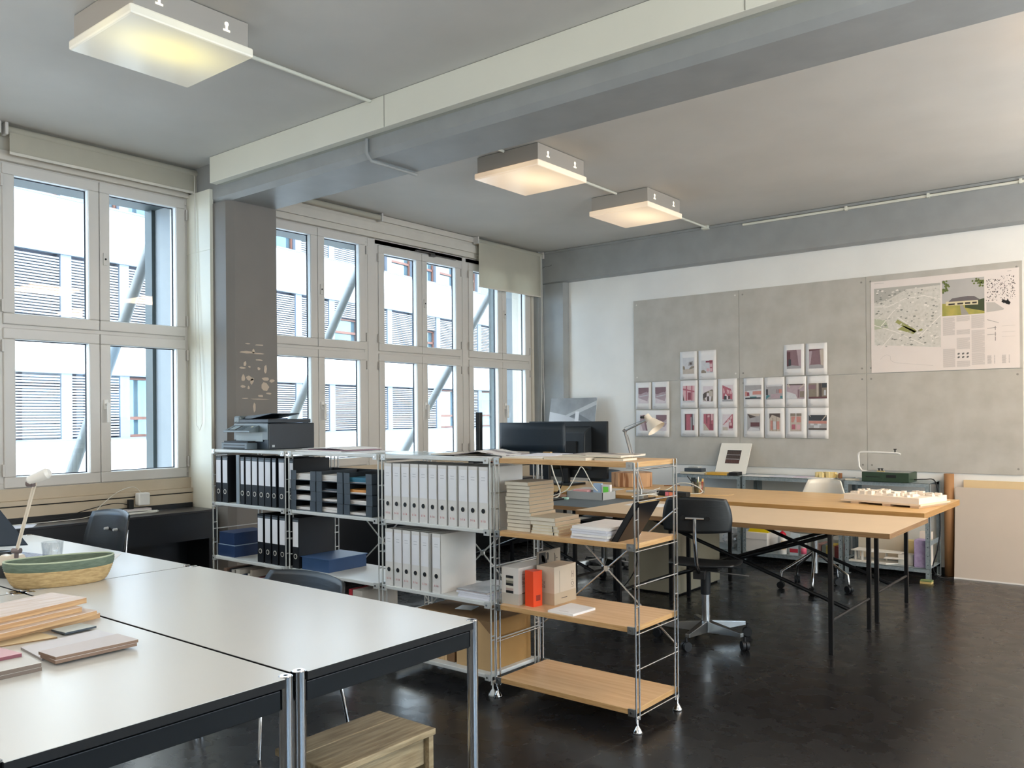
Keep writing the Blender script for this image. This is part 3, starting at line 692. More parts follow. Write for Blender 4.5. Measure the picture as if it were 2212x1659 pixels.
# ------------------------------------------------------------------ oak unit contents
def book(x0,x1,y0,y1,z,h,a,lab,cover,group='cream notebooks on the oak shelf',spine=None):
    t=thing('notebook',lab,'notebook',((x0+x1)/2,(y0+y1)/2,z),group)
    part('page_block',G().box(x0+.001,x1-.0012,y0+.001,y1-.001,z+.001,z+h-.0022,a=a),bookc,t)
    g=G(); g.box(x0,x1,y0,y1,z+h-.0022,z+h-.0004,a=a).box(x0,x1,y0,y1,z,z+.001,a=a); part('cover',g,cover,t)
    cx,cy=(x0+x1)/2,(y0+y1)/2; g=G(); g.X=Matrix.Translation((cx,cy,0))@Matrix.Rotation(a,4,'Z')@Matrix.Translation((-cx,-cy,0)); g.box(x1-.0011,x1,y0,y1,z+.001,z+h-.0022); part('spine',g,spine or bookp,t)
    return t
rr=random.Random(3)
for i in range(13):
    j=rr.uniform(-.005,.005); k=.002 if i<5 else -.006
    if i==12: j=-.004
    book(3.382+k+j,3.532+k+j*.6,3.078+rr.uniform(-.004,.004),3.285,.842+i*.0191,.0188,rr.uniform(-.02,.02),'cream notebook in the tall stack, %s from the bottom'%(['first','second','third','fourth','fifth','sixth','seventh','eighth','ninth','tenth','eleventh','twelfth','thirteenth'][i]) if i<12 else 'cream notebook on top of the tall notebook stack',bookt)
for i in range(3):
    t=book(3.552+.004*i,3.722-.004*i,3.058,3.25,.842+i*.0145,.0143,(-.03,.02,-.01)[i],'small cream notebook with dark elastic, %s of three under the larger ones'%['lowest','middle','upper'][i],mat('cream_cover','#d6c9a8',.6),'small notebooks with elastic bands')
    g=G(); x=3.690-.003*i; z=.842+i*.0145
    g.tube([(x,3.055,z+.0005),(x,3.055,z+.0138)],.0018,6); part('elastic_band',g,dark,t)
for i in range(2): book(3.545-.008*i,3.700-.008*i,3.062,3.27,.8857+i*.0192,.0188,-.02+.03*i,'cream notebook on the low stack, %s of the two large ones'%['lower','upper'][i],mat('tan_cover','#b8ab94',.6))
stack('brochure',3.808,4.008,3.035,3.335,.842,[.013,.012,.012,.010,.014],[paper2,paper,paper2,paper2,paper],['bound white report at the bottom beside the black folder','bound white report second from below beside the black folder','bound white report in the middle of the pile by the black folder','bound white report below the topmost beside the black folder','bound white report with a faint cover lying on top beside the black folder'],'report','white reports on the oak shelf',jit=.008,rot=.05,seed=9)
t=thing('ring_binder','black folder leaning against the right chrome rods of the oak shelf','binder',(4.04,3.14,.842))
ang=math.radians(33)
T=Matrix.Translation((4.018,3.05,.843))@Matrix.Rotation(ang,4,'Y')
g=G(); g.X=T; g.box(0,.004,0,.185,0,.235).box(.026,.030,0,.185,0,.235); g.X=T; g.box(0,.03,0,.185,0,.003).box(0,.03,0,.003,0,.235)
part('cover',g,mat('folder_black','#131519',.32),t,bev=.001)
g=G(); g.X=T; g.box(.005,.025,.004,.18,.004,.228); part('page_block',g,mat('folder_pages','#c5a873',.8),t)
g=G(); g.tube([(4.10,3.10,1.047),(4.13,3.16,1.052),(4.17,3.22,1.06),(4.19,3.20,1.085),(4.16,3.15,1.07),(4.12,3.20,1.053),(4.15,3.25,1.045)],.0022,6)
one('charging_cable',g,cordw,'white cable coiled on top of the leaning black folder','cable')
# card boxes on the second oak shelf
zb=.472
t=thing('archive_box','tall off-white card box with a window cut in its front','box',(3.41,3.2,zb))
g=G(); x0,x1,y0,y1,z1=3.354,3.463,3.066,3.33,.656
g.k=0; g.box(x0,x1,y0+.003,y1,zb,z1)
part('box_body',g,boxw,t)
g=G(); a,b,c,d=3.381,3.430,.515,.617
g.box(x0,a,y0,y0+.003,zb,z1).box(b,x1,y0,y0+.003,zb,z1).box(a,b,y0,y0+.003,zb,c).box(a,b,y0,y0+.003,d,z1); part('front_panel',g,boxw,t)
g=G(); zz=c; cc=[mat('roll_grey','#a7a096',.7),dark,mat('roll_pink','#b09a94',.7),mat('roll_pale','#cfc8bb',.7),dark,mat('roll_olive','#7f7a6c',.7),mat('roll_light','#bdb5a5',.7),dark]; k=0
while zz<d-.004:
    g.k=k%8; g.box(a,b,y0+.0012,y0+.0028,zz,min(zz+.0125,d)); zz+=.0125; k+=1
part('window_contents',g,cc,t)
g=G(); g.box(x0-.0002,x1+.0003,y0-.0004,y0+.0,zb,zb+.055).box(x1,x1+.0004,y0,y1,zb,zb+.055); part('lower_band',g,mat('box_band','#b9b1a6',.7),t)
g=G(); g.text('Sa',.024,(x1+.0006,y0+.028,.595),(0,1,0)); g.text('Bo',.024,(x1+.0006,y0+.028,.572),(0,1,0)); g.box(x1+.0005,x1+.0008,y0+.028,y0+.09,.621,.6225).box(x1+.0005,x1+.0008,y0+.028,y0+.09,.560,.561).box(x1+.0005,x1+.0008,y0+.028,y0+.055,.545-.02,.549-.02)
part('box_print',g,mat('ink_brown','#3d3330',.7),t)
t=thing('carton','small orange carton standing in front of the white boxes','box',(3.515,3.12,zb))
g=G(); g.box(3.492,3.550,3.082,3.146,zb,.648,a=-.12); part('box_body',g,orange,t,bev=.0008)
g=G(); g.X=Matrix.Translation((3.521,3.114,0))@Matrix.Rotation(-.12,4,'Z'); g.box(.0292,.0295,-.012,.018,.500,.528); part('stamp',g,mat('ink_dark_red','#8e2408',.6),t)
t=thing('archive_box','off-white card box with grey lower band and small symbols','box',(3.55,3.26,zb))
x0,x1,y0,y1,z1=3.497,3.607,3.172,3.362,.662
part('box_body',G().box(x0,x1,y0,y1,zb,z1),mat('box_side','#cbbca8',.7,var=.05),t,bev=.001)
g=G(); g.box(x0-.0002,x1+.0004,y0-.0004,y0,zb,zb+.058).box(x1,x1+.0004,y0,y1,zb,zb+.058); part('lower_band',g,boxb,t)
g=G(); X=x1+.0006
g.tube([(X,y1-.03,zb+.10+.009*math.sin(q*PI/6)) if False else (X,y1-.032+.009*math.cos(q*PI/6),.560+.009*math.sin(q*PI/6)) for q in range(12)],.0008,4,closed=True)
g.box(X,X+.0003,y1-.042,y1-.022,.5430,.5450).box(X,X+.0003,y1-.042,y1-.022,.5780,.5792)
g.box(X,X+.0003,y1-.038,y1-.036,.59,.625).box(X,X+.0003,y1-.026,y1-.024,.59,.625).box(X,X+.0003,y1-.038,y1-.024,.606,.608).box(X,X+.0003,y0+.045,y0+.0458,.53,.64).box(X,X+.0003,y0+.06,y0+.11,.498,.501)
g.text('ZEND',.017,(x0+.036,y0-.0006,.553),(0,0,1),(-1,0,0)); g.text('BOX',.017,(x0+.054,y0-.0006,.553),(0,0,1),(-1,0,0))
part('box_print',g,mat('ink_brown','#3d3330',.7),t)
t=thing('photo_album','dark printed card standing between the two white boxes','card',(3.478,3.28,zb))
g=G(); g.box(3.472,3.482,3.205,3.40,zb,.722); part('card_board',g,mat('card_back','#8b8478',.7),t)
g=G(); g.k=0; g.box(3.482,3.4824,3.207,3.398,zb,.72); g.k=1; g.box(3.4824,3.4827,3.21,3.27,.50,.715)
g.k=2; rr=random.Random(5)
for i in range(9):
    y=rr.uniform(3.23,3.29); z=rr.uniform(.56,.70); g.k=1; g.poly([(3.483,y+rr.uniform(.008,.018)*math.cos(q),z+rr.uniform(.01,.025)*math.sin(q)) for q in [k*PI/4 for k in range(8)]])
g.k=1; g.box(3.4828,3.4831,3.345,3.349,.655,.70).box(3.4828,3.4831,3.355,3.375,.672,.675).box(3.4828,3.4831,3.355,3.358,.655,.69)
part('printed_picture',g,[mat('print_tan','#8d8273',.6),mat('print_dark','#2b2623',.6)],t)
t=thing('booklet','white booklet lying flat on the oak shelf below the black folder','booklet',(3.74,3.14,zb))
P=[(3.664,3.038),(3.812,3.038),(3.822,3.215),(3.664,3.235)]
g=G(); g.prism(P,'z',zb,zb+.011); part('page_block',g,paper,t,bev=.0008); g=G(); g.box(3.715,3.77,3.06,3.0625,zb+.011,zb+.0113); part('title_line',g,mat('ink_grey','#9a9692',.7),t)
# flat books on the oak top
def flatbook(name,x0,x1,y0,y1,z,h,a,lab,m=None,cat='book'):
    t=thing(name,lab,cat,((x0+x1)/2,(y0+y1)/2,z),'flat books on top of the oak unit')
    part('page_block',G().box(x0,x1,y0,y1,z,z+h-.002,a=a),bookc,t); part('cover',G().box(x0-.001,x1+.001,y0-.001,y1+.001,z+h-.002,z+h,a=a),m or paper,t); return t
flatbook('magazine',3.372,3.625,3.055,3.33,1.208,.008,.02,'thin cream magazine at the left end on top of the oak unit',paper)
flatbook('magazine',3.40,3.60,3.10,3.38,1.2162,.005,.2,'open pale magazine lying across the thin cream one',paper2)
flatbook('book',3.635,3.880,3.055,3.30,1.208,.013,.0,'cream book in the middle of the oak unit top',mat('cover_beige','#cdbfae',.5))
flatbook('book',3.70,4.02,3.12,3.37,1.2215,.009,.05,'large photo book resting across two others on the oak unit',mat('cover_photo','#d8ccbc',.4,col2='#6d625a',scale=6,lo=.46,hi=.5))
flatbook('book',3.895,4.05,3.105,3.235 ,1.208,.010,.03,'small cream book at the right end on top of the oak unit',mat('cover_cream','#dccdb0',.5))
# papers on the metal tops
def sheet_obj(pts,z,h,m,lab,cat='paper',name='paper_sheet',group='loose papers on the shelf tops'):
    g=G(); g.prism(pts,'z',z,z+h); return one(name,g,m,lab,cat,group)
def rect(cx,cy,w,d,a):
    c,s=math.cos(a),math.sin(a); return [(cx+x*c-y*s,cy+x*s+y*c) for x,y in ((-w/2,-d/2),(w/2,-d/2),(w/2,d/2),(-w/2,d/2))]
sheet_obj(rect(1.84,3.25,.42,.30,.05),1.2085,.006,paper,'wide white sheet stack right of the printer')
sheet_obj(rect(1.90,3.27,.40,.28,-.08),1.2150,.004,mat('sheet_mauve','#8c6a78',.6),'mauve card under the white plans right of the printer')
g=G(); g.X=Matrix.Translation((1.86,3.28,1.222)); g.sheet(lambda u,v:(u*.21,v*.15,.008*(1-u*u)),12,4,.002,0); one('rolled_plan',g,paper,'white plan bulging up right of the printer','paper')
sheet_obj(rect(2.28,3.22,.36,.26,.02),1.2085,.002,paper,'flat white sheet left of the clear film')
sheet_obj(rect(2.62,3.20,.50,.32,.0),1.2120,.0008,clear,'clear film over the shelf top between the binders and trays')
sheet_obj(rect(2.98,3.21,.30,.22,.12),1.2130,.004,mat('card_buff','#cdbfa9',.7),'buff card on the shelf above the white binders')
g=G(); g.X=Matrix.Translation((3.17,3.20,1.2135))@Matrix.Rotation(.15,4,'Z'); g.sheet(lambda u,v:(u*.17,v*.13,.004+.022*(1-abs(u))**1.5),14,3,.003,0)
one('open_magazine',g,mat('magazine_page','#d8d4d2',.4,col2='#8b8285',scale=9,lo=.5,hi=.52),'open magazine arching up above the last white binders','magazine')
g=G(); g.box(3.03,3.33,3.07,3.09,1.2085,1.212); one('paper_strip',g,paper,'folded white paper at the edge above the white binders','paper')
# ------------------------------------------------------------------ printer
t=thing('printer','black multifunction printer on the shelf top by the pillar','printer',(1.09,3.3,1.208))
pf=mat('printer_face','#5f6c72',.35,var=.05); pb=mat('printer_body','#14202b',.42,var=.15); pm=mat('printer_mid','#8f9b9d',.4)
x0,x1,y0,y1=.905,1.305,3.125,3.50; z0=1.2085
g=G(); g.k=0; g.box(x0,x1,y0,y1,z0,1.385); part('housing',g,pb,t,bev=.006)
g=G(); g.box(x0+.004,x1-.004,y0-.006,y0,1.272,1.385); part('front_fascia',g,pf,t,bev=.003)
g=G(); g.box(x0+.03,x1-.06,y0-.0065,y0-.005,1.262,1.318); part('output_recess',g,pm,t)
g=G(); g.prism([(y0-.006,1.372),(y0-.085,1.335),(y0-.085,1.325),(y0-.006,1.325)],'x',x0+.0,x1-.10); pn=part('control_panel',g,pf,t,bev=.002)
nrm=Vector((0,-.037,.079)).normalized()
def onp(gx,u0,u1,v0,v1,h=.0008):
    A=Vector((0,y0-.006,1.372)); B=Vector((0,y0-.085,1.335)); P=[]
    for u,v in ((u0,v0),(u1,v0),(u1,v1),(u0,v1)):
        q=A.lerp(B,1-v)+nrm*h; q.x=x0+u*(x1-.10-x0); P.append(q)
    gx.poly(P)
g=G(); onp(g,.10,.46,.12,.92); s=part('screen_bezel',g,dark,pn); g=G(); onp(g,.15,.37,.22,.85,.0012); part('screen',g,mat('lcd','#9fb0b5',.2),s)
g=G()
for i in range(3):
    for j in range(4): onp(g,.52+.065*i,.565+.065*i,.15+.18*j,.27+.18*j,.0012)
part('keypad',g,mat('keys','#3f4c55',.5),pn)
g=G(); onp(g,.82,.90,.6,.8,.0012); part('start_button',g,mat('button_cream','#d9d2b4',.5),pn)
g=G(); g.text('EPSON',.016,(x0+.012,y0-.0068,1.392)); part('logo',g,mat('logo_light','#b9c4c6',.4),t)
g=G(); g.box(x0,x1,y0-.004,y1-.03,1.387,1.412); l=part('scanner_lid',g,pb,t,bev=.004)
g=G(); g.box(x0+.002,x0+.075,y0-.006,y0+.22,1.387,1.436); part('feeder_housing',g,pf,t,bev=.012)
g=G(); g.prism([(x0+.07,1.415),(x0+.12,1.436),(x1+.0,1.452),(x1+.0,1.447),(x0+.16,1.414)],'y',y0+.02,y0+.25); part('feeder_tray',g,pb,t,bev=.002)
g=G(); g.box(.872,1.172,3.045,y0+.02,z0+.002,1.254); tr=part('paper_tray',g,mat('tray_face','#55626b',.4),t,bev=.003)
g=G(); g.box(.90,1.145,3.043,3.046,1.236,1.241).box(.90,1.145,3.043,3.046,1.214,1.222).box(.88,1.16,3.06,3.12,1.254,1.266); part('tray_slot',g,dark,tr)
g=G(); g.box(1.304,1.3065,3.15,3.17,1.225,1.24); part('side_mark',g,mat('mark_light','#aab3b8',.5),t)
# ------------------------------------------------------------------ black bench along the windows
def bench(y0,y1,lab):
    t=thing('window_bench',lab,'bench',(.2,(y0+y1)/2,0))
    part('bench_top',G().box(.045,.385,y0,y1,.725,.742),mat('bench_top_black','#26262a',.3),t,bev=.002)
    part('upstand',G().box(.046,.066,y0,y1,.742,.775),black,t)
    part('apron',G().box(.36,.383,y0,y1,.53 if y0<0 else .04,.725),mat('apron_black','#0b0f16',.4),t); part('back_panel',G().box(.047,.056,y0,y1,.0,.724),mat('apron_black','#0b0f16',.4),t)
    for y in (y0+.03,y0+(y1-y0)*.5,y1-.03): part('leg',G().box(.06,.36,y-.012,y+.012,0,.725),blackm,t)
bench(-1.0,3.30,'long black bench under the window behind the left chair'); bench(3.80,7.25,'long black bench under the windows beyond the pillar')
t=thing('power_adapter','square white power adapter with its plug on the bench','adapter',(.14,2.87,.775))
part('adapter_body',G().box(.085,.145,2.832,2.918,.792,.882),plast,t,bev=.008)
g=G(); g.box(.09,.16,2.74,2.92,.7425,.772); part('socket_strip',g,mat('socket_mauve','#cabfc0',.5),t,bev=.004)
g=G(); g.box(.10,.135,2.765,2.80,.772,.84); part('plug',g,dark,t,bev=.004)
def cable(pts,r,m,lab,sub=6):
    P=[Vector(p) for p in pts]; Q=[]
    for i in range(len(P)-1):
        p0=P[max(i-1,0)];p1=P[i];p2=P[i+1];p3=P[min(i+2,len(P)-1)]
        for k in range(sub):
            s=k/sub; Q.append(.5*((2*p1)+(p2-p0)*s+(2*p0-5*p1+4*p2-p3)*s*s+(3*p1-p0-3*p2+p3)*s**3))
    Q.append(P[-1]); return one('power_cable',G().tube(Q,r,6),m,lab,'cable')
cable([(.12,2.86,.885),(.12,2.80,.93),(.13,2.68,.90),(.16,2.55,.82),(.20,2.45,.755),(.22,2.2,.748),(.20,1.9,.748)],.0022,cordw,'thin white cable arching from the power adapter')
cable([(.12,2.78,.80),(.12,2.66,.822),(.12,2.45,.79),(.14,2.3,.757),(.16,2.0,.75),(.16,1.7,.75)],.003,dark,'black cable running along the bench from the plug')
cable([(.20,2.95,.750),(.28,2.88,.752),(.27,2.70,.752),(.19,2.66,.754),(.17,2.80,.756),(.24,2.92,.757),(.29,2.80,.758),(.24,2.68,.758),(.18,2.74,.760),(.20,2.88,.762)],.0035,cordw,'white cable coiled beside the power adapter')
sheet_obj([(.18,1.99),(.36,1.86),(.38,2.02),(.24,2.10)],.7425,.002,paper2,'white sheet on the black bench behind the small lamp')
# ------------------------------------------------------------------ left desk objects
def basket():
    t=thing('rope_basket','oval jute rope basket with a sage green rim','basket',(2.42,1.315,.74)); ang=math.atan2(.95,.32)
    def shell(z0,z1,m,name,inner):
        g=G(); n=48; P=[]; lv=max(3,int((z1-z0)/.004))
        def rad(z): 
            q=(z-.74)/.105; return .76+.24*min(1,q*1.25)**.5 if q<1 else 1.0
        prof=[]
        for k in range(lv+1):
            z=z0+(z1-z0)*k/lv; prof.append((rad(z)+(.012 if k%2 else 0),z))
        for sgn in (0,1):
            for r,z in (prof if sgn==0 else prof[::-1]):
                r2 = r if sgn==0 else r-.045
                for i in range(n):
                    th=2*PI*i/n; a,b=.205*r2*math.cos(th),.112*r2*math.sin(th)
                    k=1-.10*math.cos(2*th)**4*0; zz=z+.004*((a/.2)**2-.3)*(z-.74)/.1
                    P.append((2.42+a*math.cos(ang)-b*math.sin(ang),1.315+a*math.sin(ang)+b*math.cos(ang),zz))
        L=2*(lv+1); F=[(j*n+i,j*n+(i+1)%n,(j+1)*n+(i+1)%n,(j+1)*n+i) for j in range(L-1) for i in range(n)]
        g.raw(P,F,True)
        if inner: g.raw(P[:n],[tuple(reversed(range(n)))])
        part(name,g,m,t)
    shell(.7408,.808,ropeb,'woven_base',True); shell(.808,.842,ropeg,'rim',False)
    g=G(); n=40
    P=[(2.42+.203*math.cos(a)*math.cos(ang)-.111*math.sin(a)*math.sin(ang),1.315+.203*math.cos(a)*math.sin(ang)+.111*math.sin(a)*math.cos(ang),.8445+.004*(math.cos(a)**2-.3)) for a in [2*PI*i/n for i in range(n)]]
    g.tube(P,.0035,6,closed=True); part('top_coil',g,mat('coil_pale','#b9c3a9',.8),t)
basket()
t=thing('desk_lamp','small white folding lamp on a black block at the desk','lamp',(2.10,1.25,.74))
part('base_block',G().box(2.065,2.135,1.215,1.285,.74,.792,a=.4),black,t,bev=.003)
g=G(); g.X=Matrix.Translation((2.10,1.25,.792))@Matrix.Rotation(math.atan2(.627,.779),4,'Z'); pr=[(-.055,0),(.055,0),(.058,.02),(.045,.045),(.015,.052),(-.01,.043),(-.035,.048),(-.055,.03)]
g.prism([(a,b) for a,b in pr],'y',-.022,.022); part('base_cover',g,ivory,t,bev=.006)
part('hinge',G().cyl((2.14,1.24,.86),(2.17,1.26,.86),.012,n=12).cyl((2.15,1.25,.83),(2.155,1.25,.87),.009,n=10),mat('hinge_grey','#7a6f70',.4,metal=.5),t)
g=G(); g.cyl((2.148,1.25,.858),(2.348,1.25,1.172),.0055,n=10); g.cyl((2.165,1.25,.858),(2.365,1.25,1.172),.003,n=8); part('arm',g,ivory,t)
g=G(); g.X=Matrix.Translation((2.35,1.25,1.178))@Matrix.Rotation(.6775,4,'Z').inverted()@Matrix.Rotation(-.25-0,4,'Y')
g=G(); A=Vector((2.352,1.225,1.172)); B=Vector((2.405,1.272,1.200)); g.cyl(A,B,.018,.023,n=20); g.cyl(B,B+(B-A).normalized()*.012,.023,.015,n=20); g.cyl(A-(B-A).normalized()*.008,A,.010,.018,n=20); part('lamp_head',g,plast,t)
part('head_joint',G().cyl((2.335,1.225,1.158),(2.36,1.24,1.158),.014,n=12),mat('hinge_grey','#7a6f70',.4,metal=.5),t)
t=thing('drinking_glass','faceted clear tumbler behind the basket','glass',(1.725,1.575,.74))
part('glass_body',G().lathe([(0,.0005),(.040,.0005),(.044,.02),(.050,.082),(.0475,.082),(.041,.018),(0,.014)],(1.725,1.575,.74),12),tumbler,t)
t=thing('black_jar','squat black jar with a white label at the left edge','jar',(1.715,1.345,.74))
part('jar_body',G().lathe([(0,0),(.044,0),(.046,.004),(.046,.045),(0,.045)],(1.715,1.345,.74),28),blackm,t); part('lid',G().lathe([(0,.045),(.047,.045),(.047,.060),(.044,.063),(0,.063)],(1.715,1.345,.74),28),black,t)
g=G(); aa=[-1.1+.12*k for k in range(4)]; g.raw([(1.715+.0465*math.cos(q),1.345+.0465*math.sin(q),z) for q in [x+.35 for x in aa] for z in (.748,.780)],[(0,2,3,1),(2,4,5,3),(4,6,7,5)]); part('sticker',g,labelw,t)
t=thing('keyboard','grey keyboard lying in front of the black monitor','keyboard',(1.52,1.52,.74))
kx=Matrix.Translation((1.54,1.50,.74))@Matrix.Rotation(.18,4,'Z')
g=G(); g.X=kx; g.box(-.21,.21,-.065,.065,0,.008); part('key_bed',g,mat('kb_grey','#6d7488',.5),t,bev=.002)
g=G(); g.X=kx
for r in range(5):
    for k in range(14): g.box(-.20+.0286*k,-.176+.0286*k,-.057+.0236*r,-.038+.0236*r,.008,.012)
part('keys',g,mat('kb_keys','#9aa0b4',.5),t)
t=thing('monitor','black monitor seen edge-on at the left border','monitor',(1.5,1.45,.74))
P=[(1.585,1.492,.80),(1.56,1.50,1.23),(1.35,1.17,1.23),(1.36,1.14,.80)]
g=G(); n_=Vector((.83,-.55,0))*.02
def slab(P,th):
    P=[Vector(p) for p in P]; nn=(P[1]-P[0]).cross(P[3]-P[0]).normalized()*th; return P+[p+nn for p in P]
# the screen leans back, its edge rising to the left
Q=[(1.600,1.515,.80),(1.30,1.30,1.25),(1.02,.90,1.25),(1.36,1.12,.80)]
g.raw(slab(Q,.02),[(0,1,2,3),(7,6,5,4),(0,4,5,1),(1,5,6,2),(2,6,7,3),(3,7,4,0)]); part('screen_panel',g,mat('monitor_back','#1c2c3b',.5),t,bev=.004)
g=G(); g.box(1.28,1.44,1.16,1.30,.74,.752).box(1.31,1.34,1.15,1.20,.75,.95); part('stand',g,black,t,bev=.004)
sheet_obj(rect(1.86,1.67,.21,.297,-.62),.7402,.0012,paper,'single white sheet behind the basket',group='papers on the white desks')
sheet_obj(rect(1.93,1.13,.21,.26,-.3),.7402,.006,paper2,'white sheets under the small lamp at the left border',group='papers on the white desks')
# samples
def plank(P,z,h,lab):
    t=thing('timber_sample',lab,'wood sample',((P[0][0]+P[2][0])/2,(P[0][1]+P[2][1])/2,z),'timber samples stacked on the desk')
    g=G(); g.prism(P,'z',z,z+h-.002); part('layers',g,timber,t); g=G(); g.prism(P,'z',z+h-.002,z+h-.0002); part('face_veneer',g,timbert,t)
def pl(xr,yr,xl,y0=.42,w=.19,sk=-.235):
    L=yr-y0; return [(xr,yr),(xr-w,yr-.036),(xr-w-sk*L*1.0,y0-.036),(xr-sk*L,y0)][::-1]
plank(pl(3.168,1.128,0,w=.19),.7402,.018,'lowest timber sample board in the stack of four')
plank(pl(3.205,1.100,0,w=.20),.7585,.018,'second timber sample board from below, jutting furthest out')
plank(pl(3.190,1.058,0,w=.19,sk=-.21),.7768,.018,'third timber sample board from below')
plank(pl(3.148,1.092,0,w=.188,sk=-.26),.7951,.019,'whitewashed timber board on top of the sample stack')
def tile(P,z,h,m,me,lab,name='material_sample'):
    g=G(); g.k=1; g.prism(P,'z',z,z+h-.001); g.k=0; g.prism(P,'z',z+h-.001,z+h); return one(name,g,[m,me],lab,'sample','material samples on the desk')
tile([(3.262,.52),(3.10,.52),(3.17,.90),(3.332,.918)][::-1],.7402,.005,mat('samp_sand','#d8c39c',.5),kraftd,'thin sand coloured sample board next to the timber stack')
tile([(3.330,.943),(3.320,1.045),(3.240,1.028),(3.250,.935)],.7455,.007,mat('samp_grey','#b7bcb8',.5),charc,'small grey-green sample tile between timber and beige boards')
tile([(3.378,.795),(3.556,.782),(3.535,1.045),(3.352,1.032)],.7402,.007,mat('samp_white','#d2cfd3',.5),mat('samp_edge_g','#8f8b8b',.6),'pale white sample board under the beige one')
tile([(3.543,.783),(3.647,.780),(3.646,1.012),(3.530,1.012)],.7475,.010,mat('samp_beige','#c4bab7',.5),mat('samp_edge_b','#7c6453',.6),'beige sample board, lower of the thick pair')
tile([(3.546,.777),(3.645,.782),(3.648,1.015),(3.532,1.010)],.7578,.009,mat('samp_beige','#c4bab7',.5),mat('samp_edge_b','#7c6453',.6),'beige sample board, upper of the thick pair')
tile([(3.46,.40),(3.653,.40),(3.655,.742),(3.541,.738)],.7402,.011,mat('samp_pale','#cfcbc5',.5),mat('samp_edge_c','#6f6157',.6),'pale grey sample board, lower, by the left border')
tile([(3.462,.40),(3.653,.40),(3.657,.740),(3.543,.736)],.7515,.012,mat('samp_pale','#cfcbc5',.5),mat('samp_edge_c','#6f6157',.6),'pale grey sample board, upper, by the left border')
tile([(3.40,.42),(3.545,.42),(3.555,.730),(3.434,.716)],.7638,.010,mat('samp_pink','#d3a3a8',.5),mat('samp_edge_p','#7c4550',.6),'pink sample tile at the left border')
# worn stool
t=thing('wooden_stool','worn wooden box stool under the near white desk','stool',(3.92,1.63,0))
wx0,wx1,wy0,wy1,zt=3.775,4.062,1.40,1.85,.352
part('top_plank',G().box(wx0,wx0+.105,wy0,wy1,zt-.022,zt),woodst,t,bev=.003); part('top_plank',G().box(wx0+.109,wx1,wy0,wy1,zt-.022,zt),woodst,t,bev=.003)
part('end_panel',G().box(wx0+.01,wx1-.004,wy0+.012,wy0+.032,0,zt-.023),woodst,t,bev=.002); part('end_panel',G().box(wx0+.01,wx1-.004,wy1-.030,wy1-.008,0,zt-.023),woodst,t,bev=.002)
part('side_rail',G().box(wx1-.045,wx1-.025,wy0+.034,wy1-.034,zt-.12,zt-.024),woodst,t,bev=.002); part('side_rail',G().box(wx0+.02,wx0+.04,wy0+.034,wy1-.034,zt-.12,zt-.024),woodst,t,bev=.002)
# ------------------------------------------------------------------ chairs
def shell_chair(loc,rot,lab,mb,rivets,ztop=.86,w=.50,h=.36,legs=True,cat='chair'):
    t=thing('side_chair',lab,cat,loc,rot=rot); ORG[t.name]=(0,0,0)   # faces local -y; back at +y
    g=G(); g.sheet(lambda u,v:(u*w/2,.20+.035*v-.06*u*u*1.0,ztop-h/2+v*h/2),16,10,.010,.42); bk=part('backrest',g,mb,t)
    g=G(); g.sheet(lambda u,v:(u*.215,-.02+v*.20,.45-.015*math.cos(v*1.5)-.012*(1-u*u)+(.01 if v>0 else -.02)*v*v),14,14,.010,.42); part('seat',g,mb,t)
    if rivets:
        for x in (-.065,.045): part('rivet',G().cyl((x,.200,ztop-.115),(x,.176,ztop-.115),.009,.007,n=12),mat('rivet_silver','#e3e3e3',.35,metal=.2),bk)
    tm=chrome
    for s in (-1,1):
        part('leg',G().tube([(s*.13,-.12,.435),(s*.19,-.19,.40),(s*.22,-.23,0)],.009,8),tm,t); part('leg',G().tube([(s*.13,.10,.435),(s*.18,.19,.40),(s*.22,.25,0)],.009,8),tm,t)
        part('back_support',G().tube([(s*.09,.08,.43),(s*.10,.19,.46),(s*.09,.228,.62),(s*.08,.245,ztop-.12)],.008,8),tm,t)
    return t
shell_chair((1.10,1.98,0),0,'black plywood chair with two silver rivets between desk and bench',seatblk,True,.885,.50,.40)
shell_chair((2.84,2.06,0),0,'black plywood chair tucked in behind the near white desk',seatblk,False,.690,.62,.26)
shell_chair((1.42,6.93,0),PI*0,'black chair against the white wall beyond the monitors',seatblk,False,.862,.44,.34)
# task chair
def casters(t,cx,cy,R,angs,r=.028,armz=.085,arm=None,am=alu,style='flat'):
    for a in angs:
        ex,ey=cx+R*math.cos(a),cy+R*math.sin(a); n=(-math.sin(a),math.cos(a))
        if style=='flat':
            g=G(); w=.02
            P=[]
            for (q,ww,z0,z1) in ((.03,.022,.055,.125),(R-.02,.014,.075,.098)):
                for s in (-1,1):
                    for z in (z0,z1): P.append((cx+q*math.cos(a)+n[0]*ww*s,cy+q*math.sin(a)+n[1]*ww*s,z))
            g.raw(P,[(0,1,3,2),(4,6,7,5),(0,4,5,1),(2,3,7,6),(1,5,7,3),(0,2,6,4)])
        else:
            g=G().tube([(cx+.02*math.cos(a),cy+.02*math.sin(a),.30),(cx+.06*math.cos(a),cy+.06*math.sin(a),.27),(cx+(R-.05)*math.cos(a),cy+(R-.05)*math.sin(a),.165),(cx+R*.97*math.cos(a),cy+R*.97*math.sin(a),.14),(ex,ey,.07)],.011,8)
        ar=part('base_arm',g,am,t,bev=.002 if style=='flat' else 0)
        b=a+1.1; d=(math.cos(b),math.sin(b)); g=G()
        for s in (-.021,.003): g.cyl((ex+d[0]*s,ey+d[1]*s,.0285),(ex+d[0]*(s+.018),ey+d[1]*(s+.018),.0285),.0283,n=18)
        g.cyl((ex,ey,.03),(ex,ey,.08),.008,n=8); part('caster',g,blackm,ar)
cx,cy=3.70,4.66
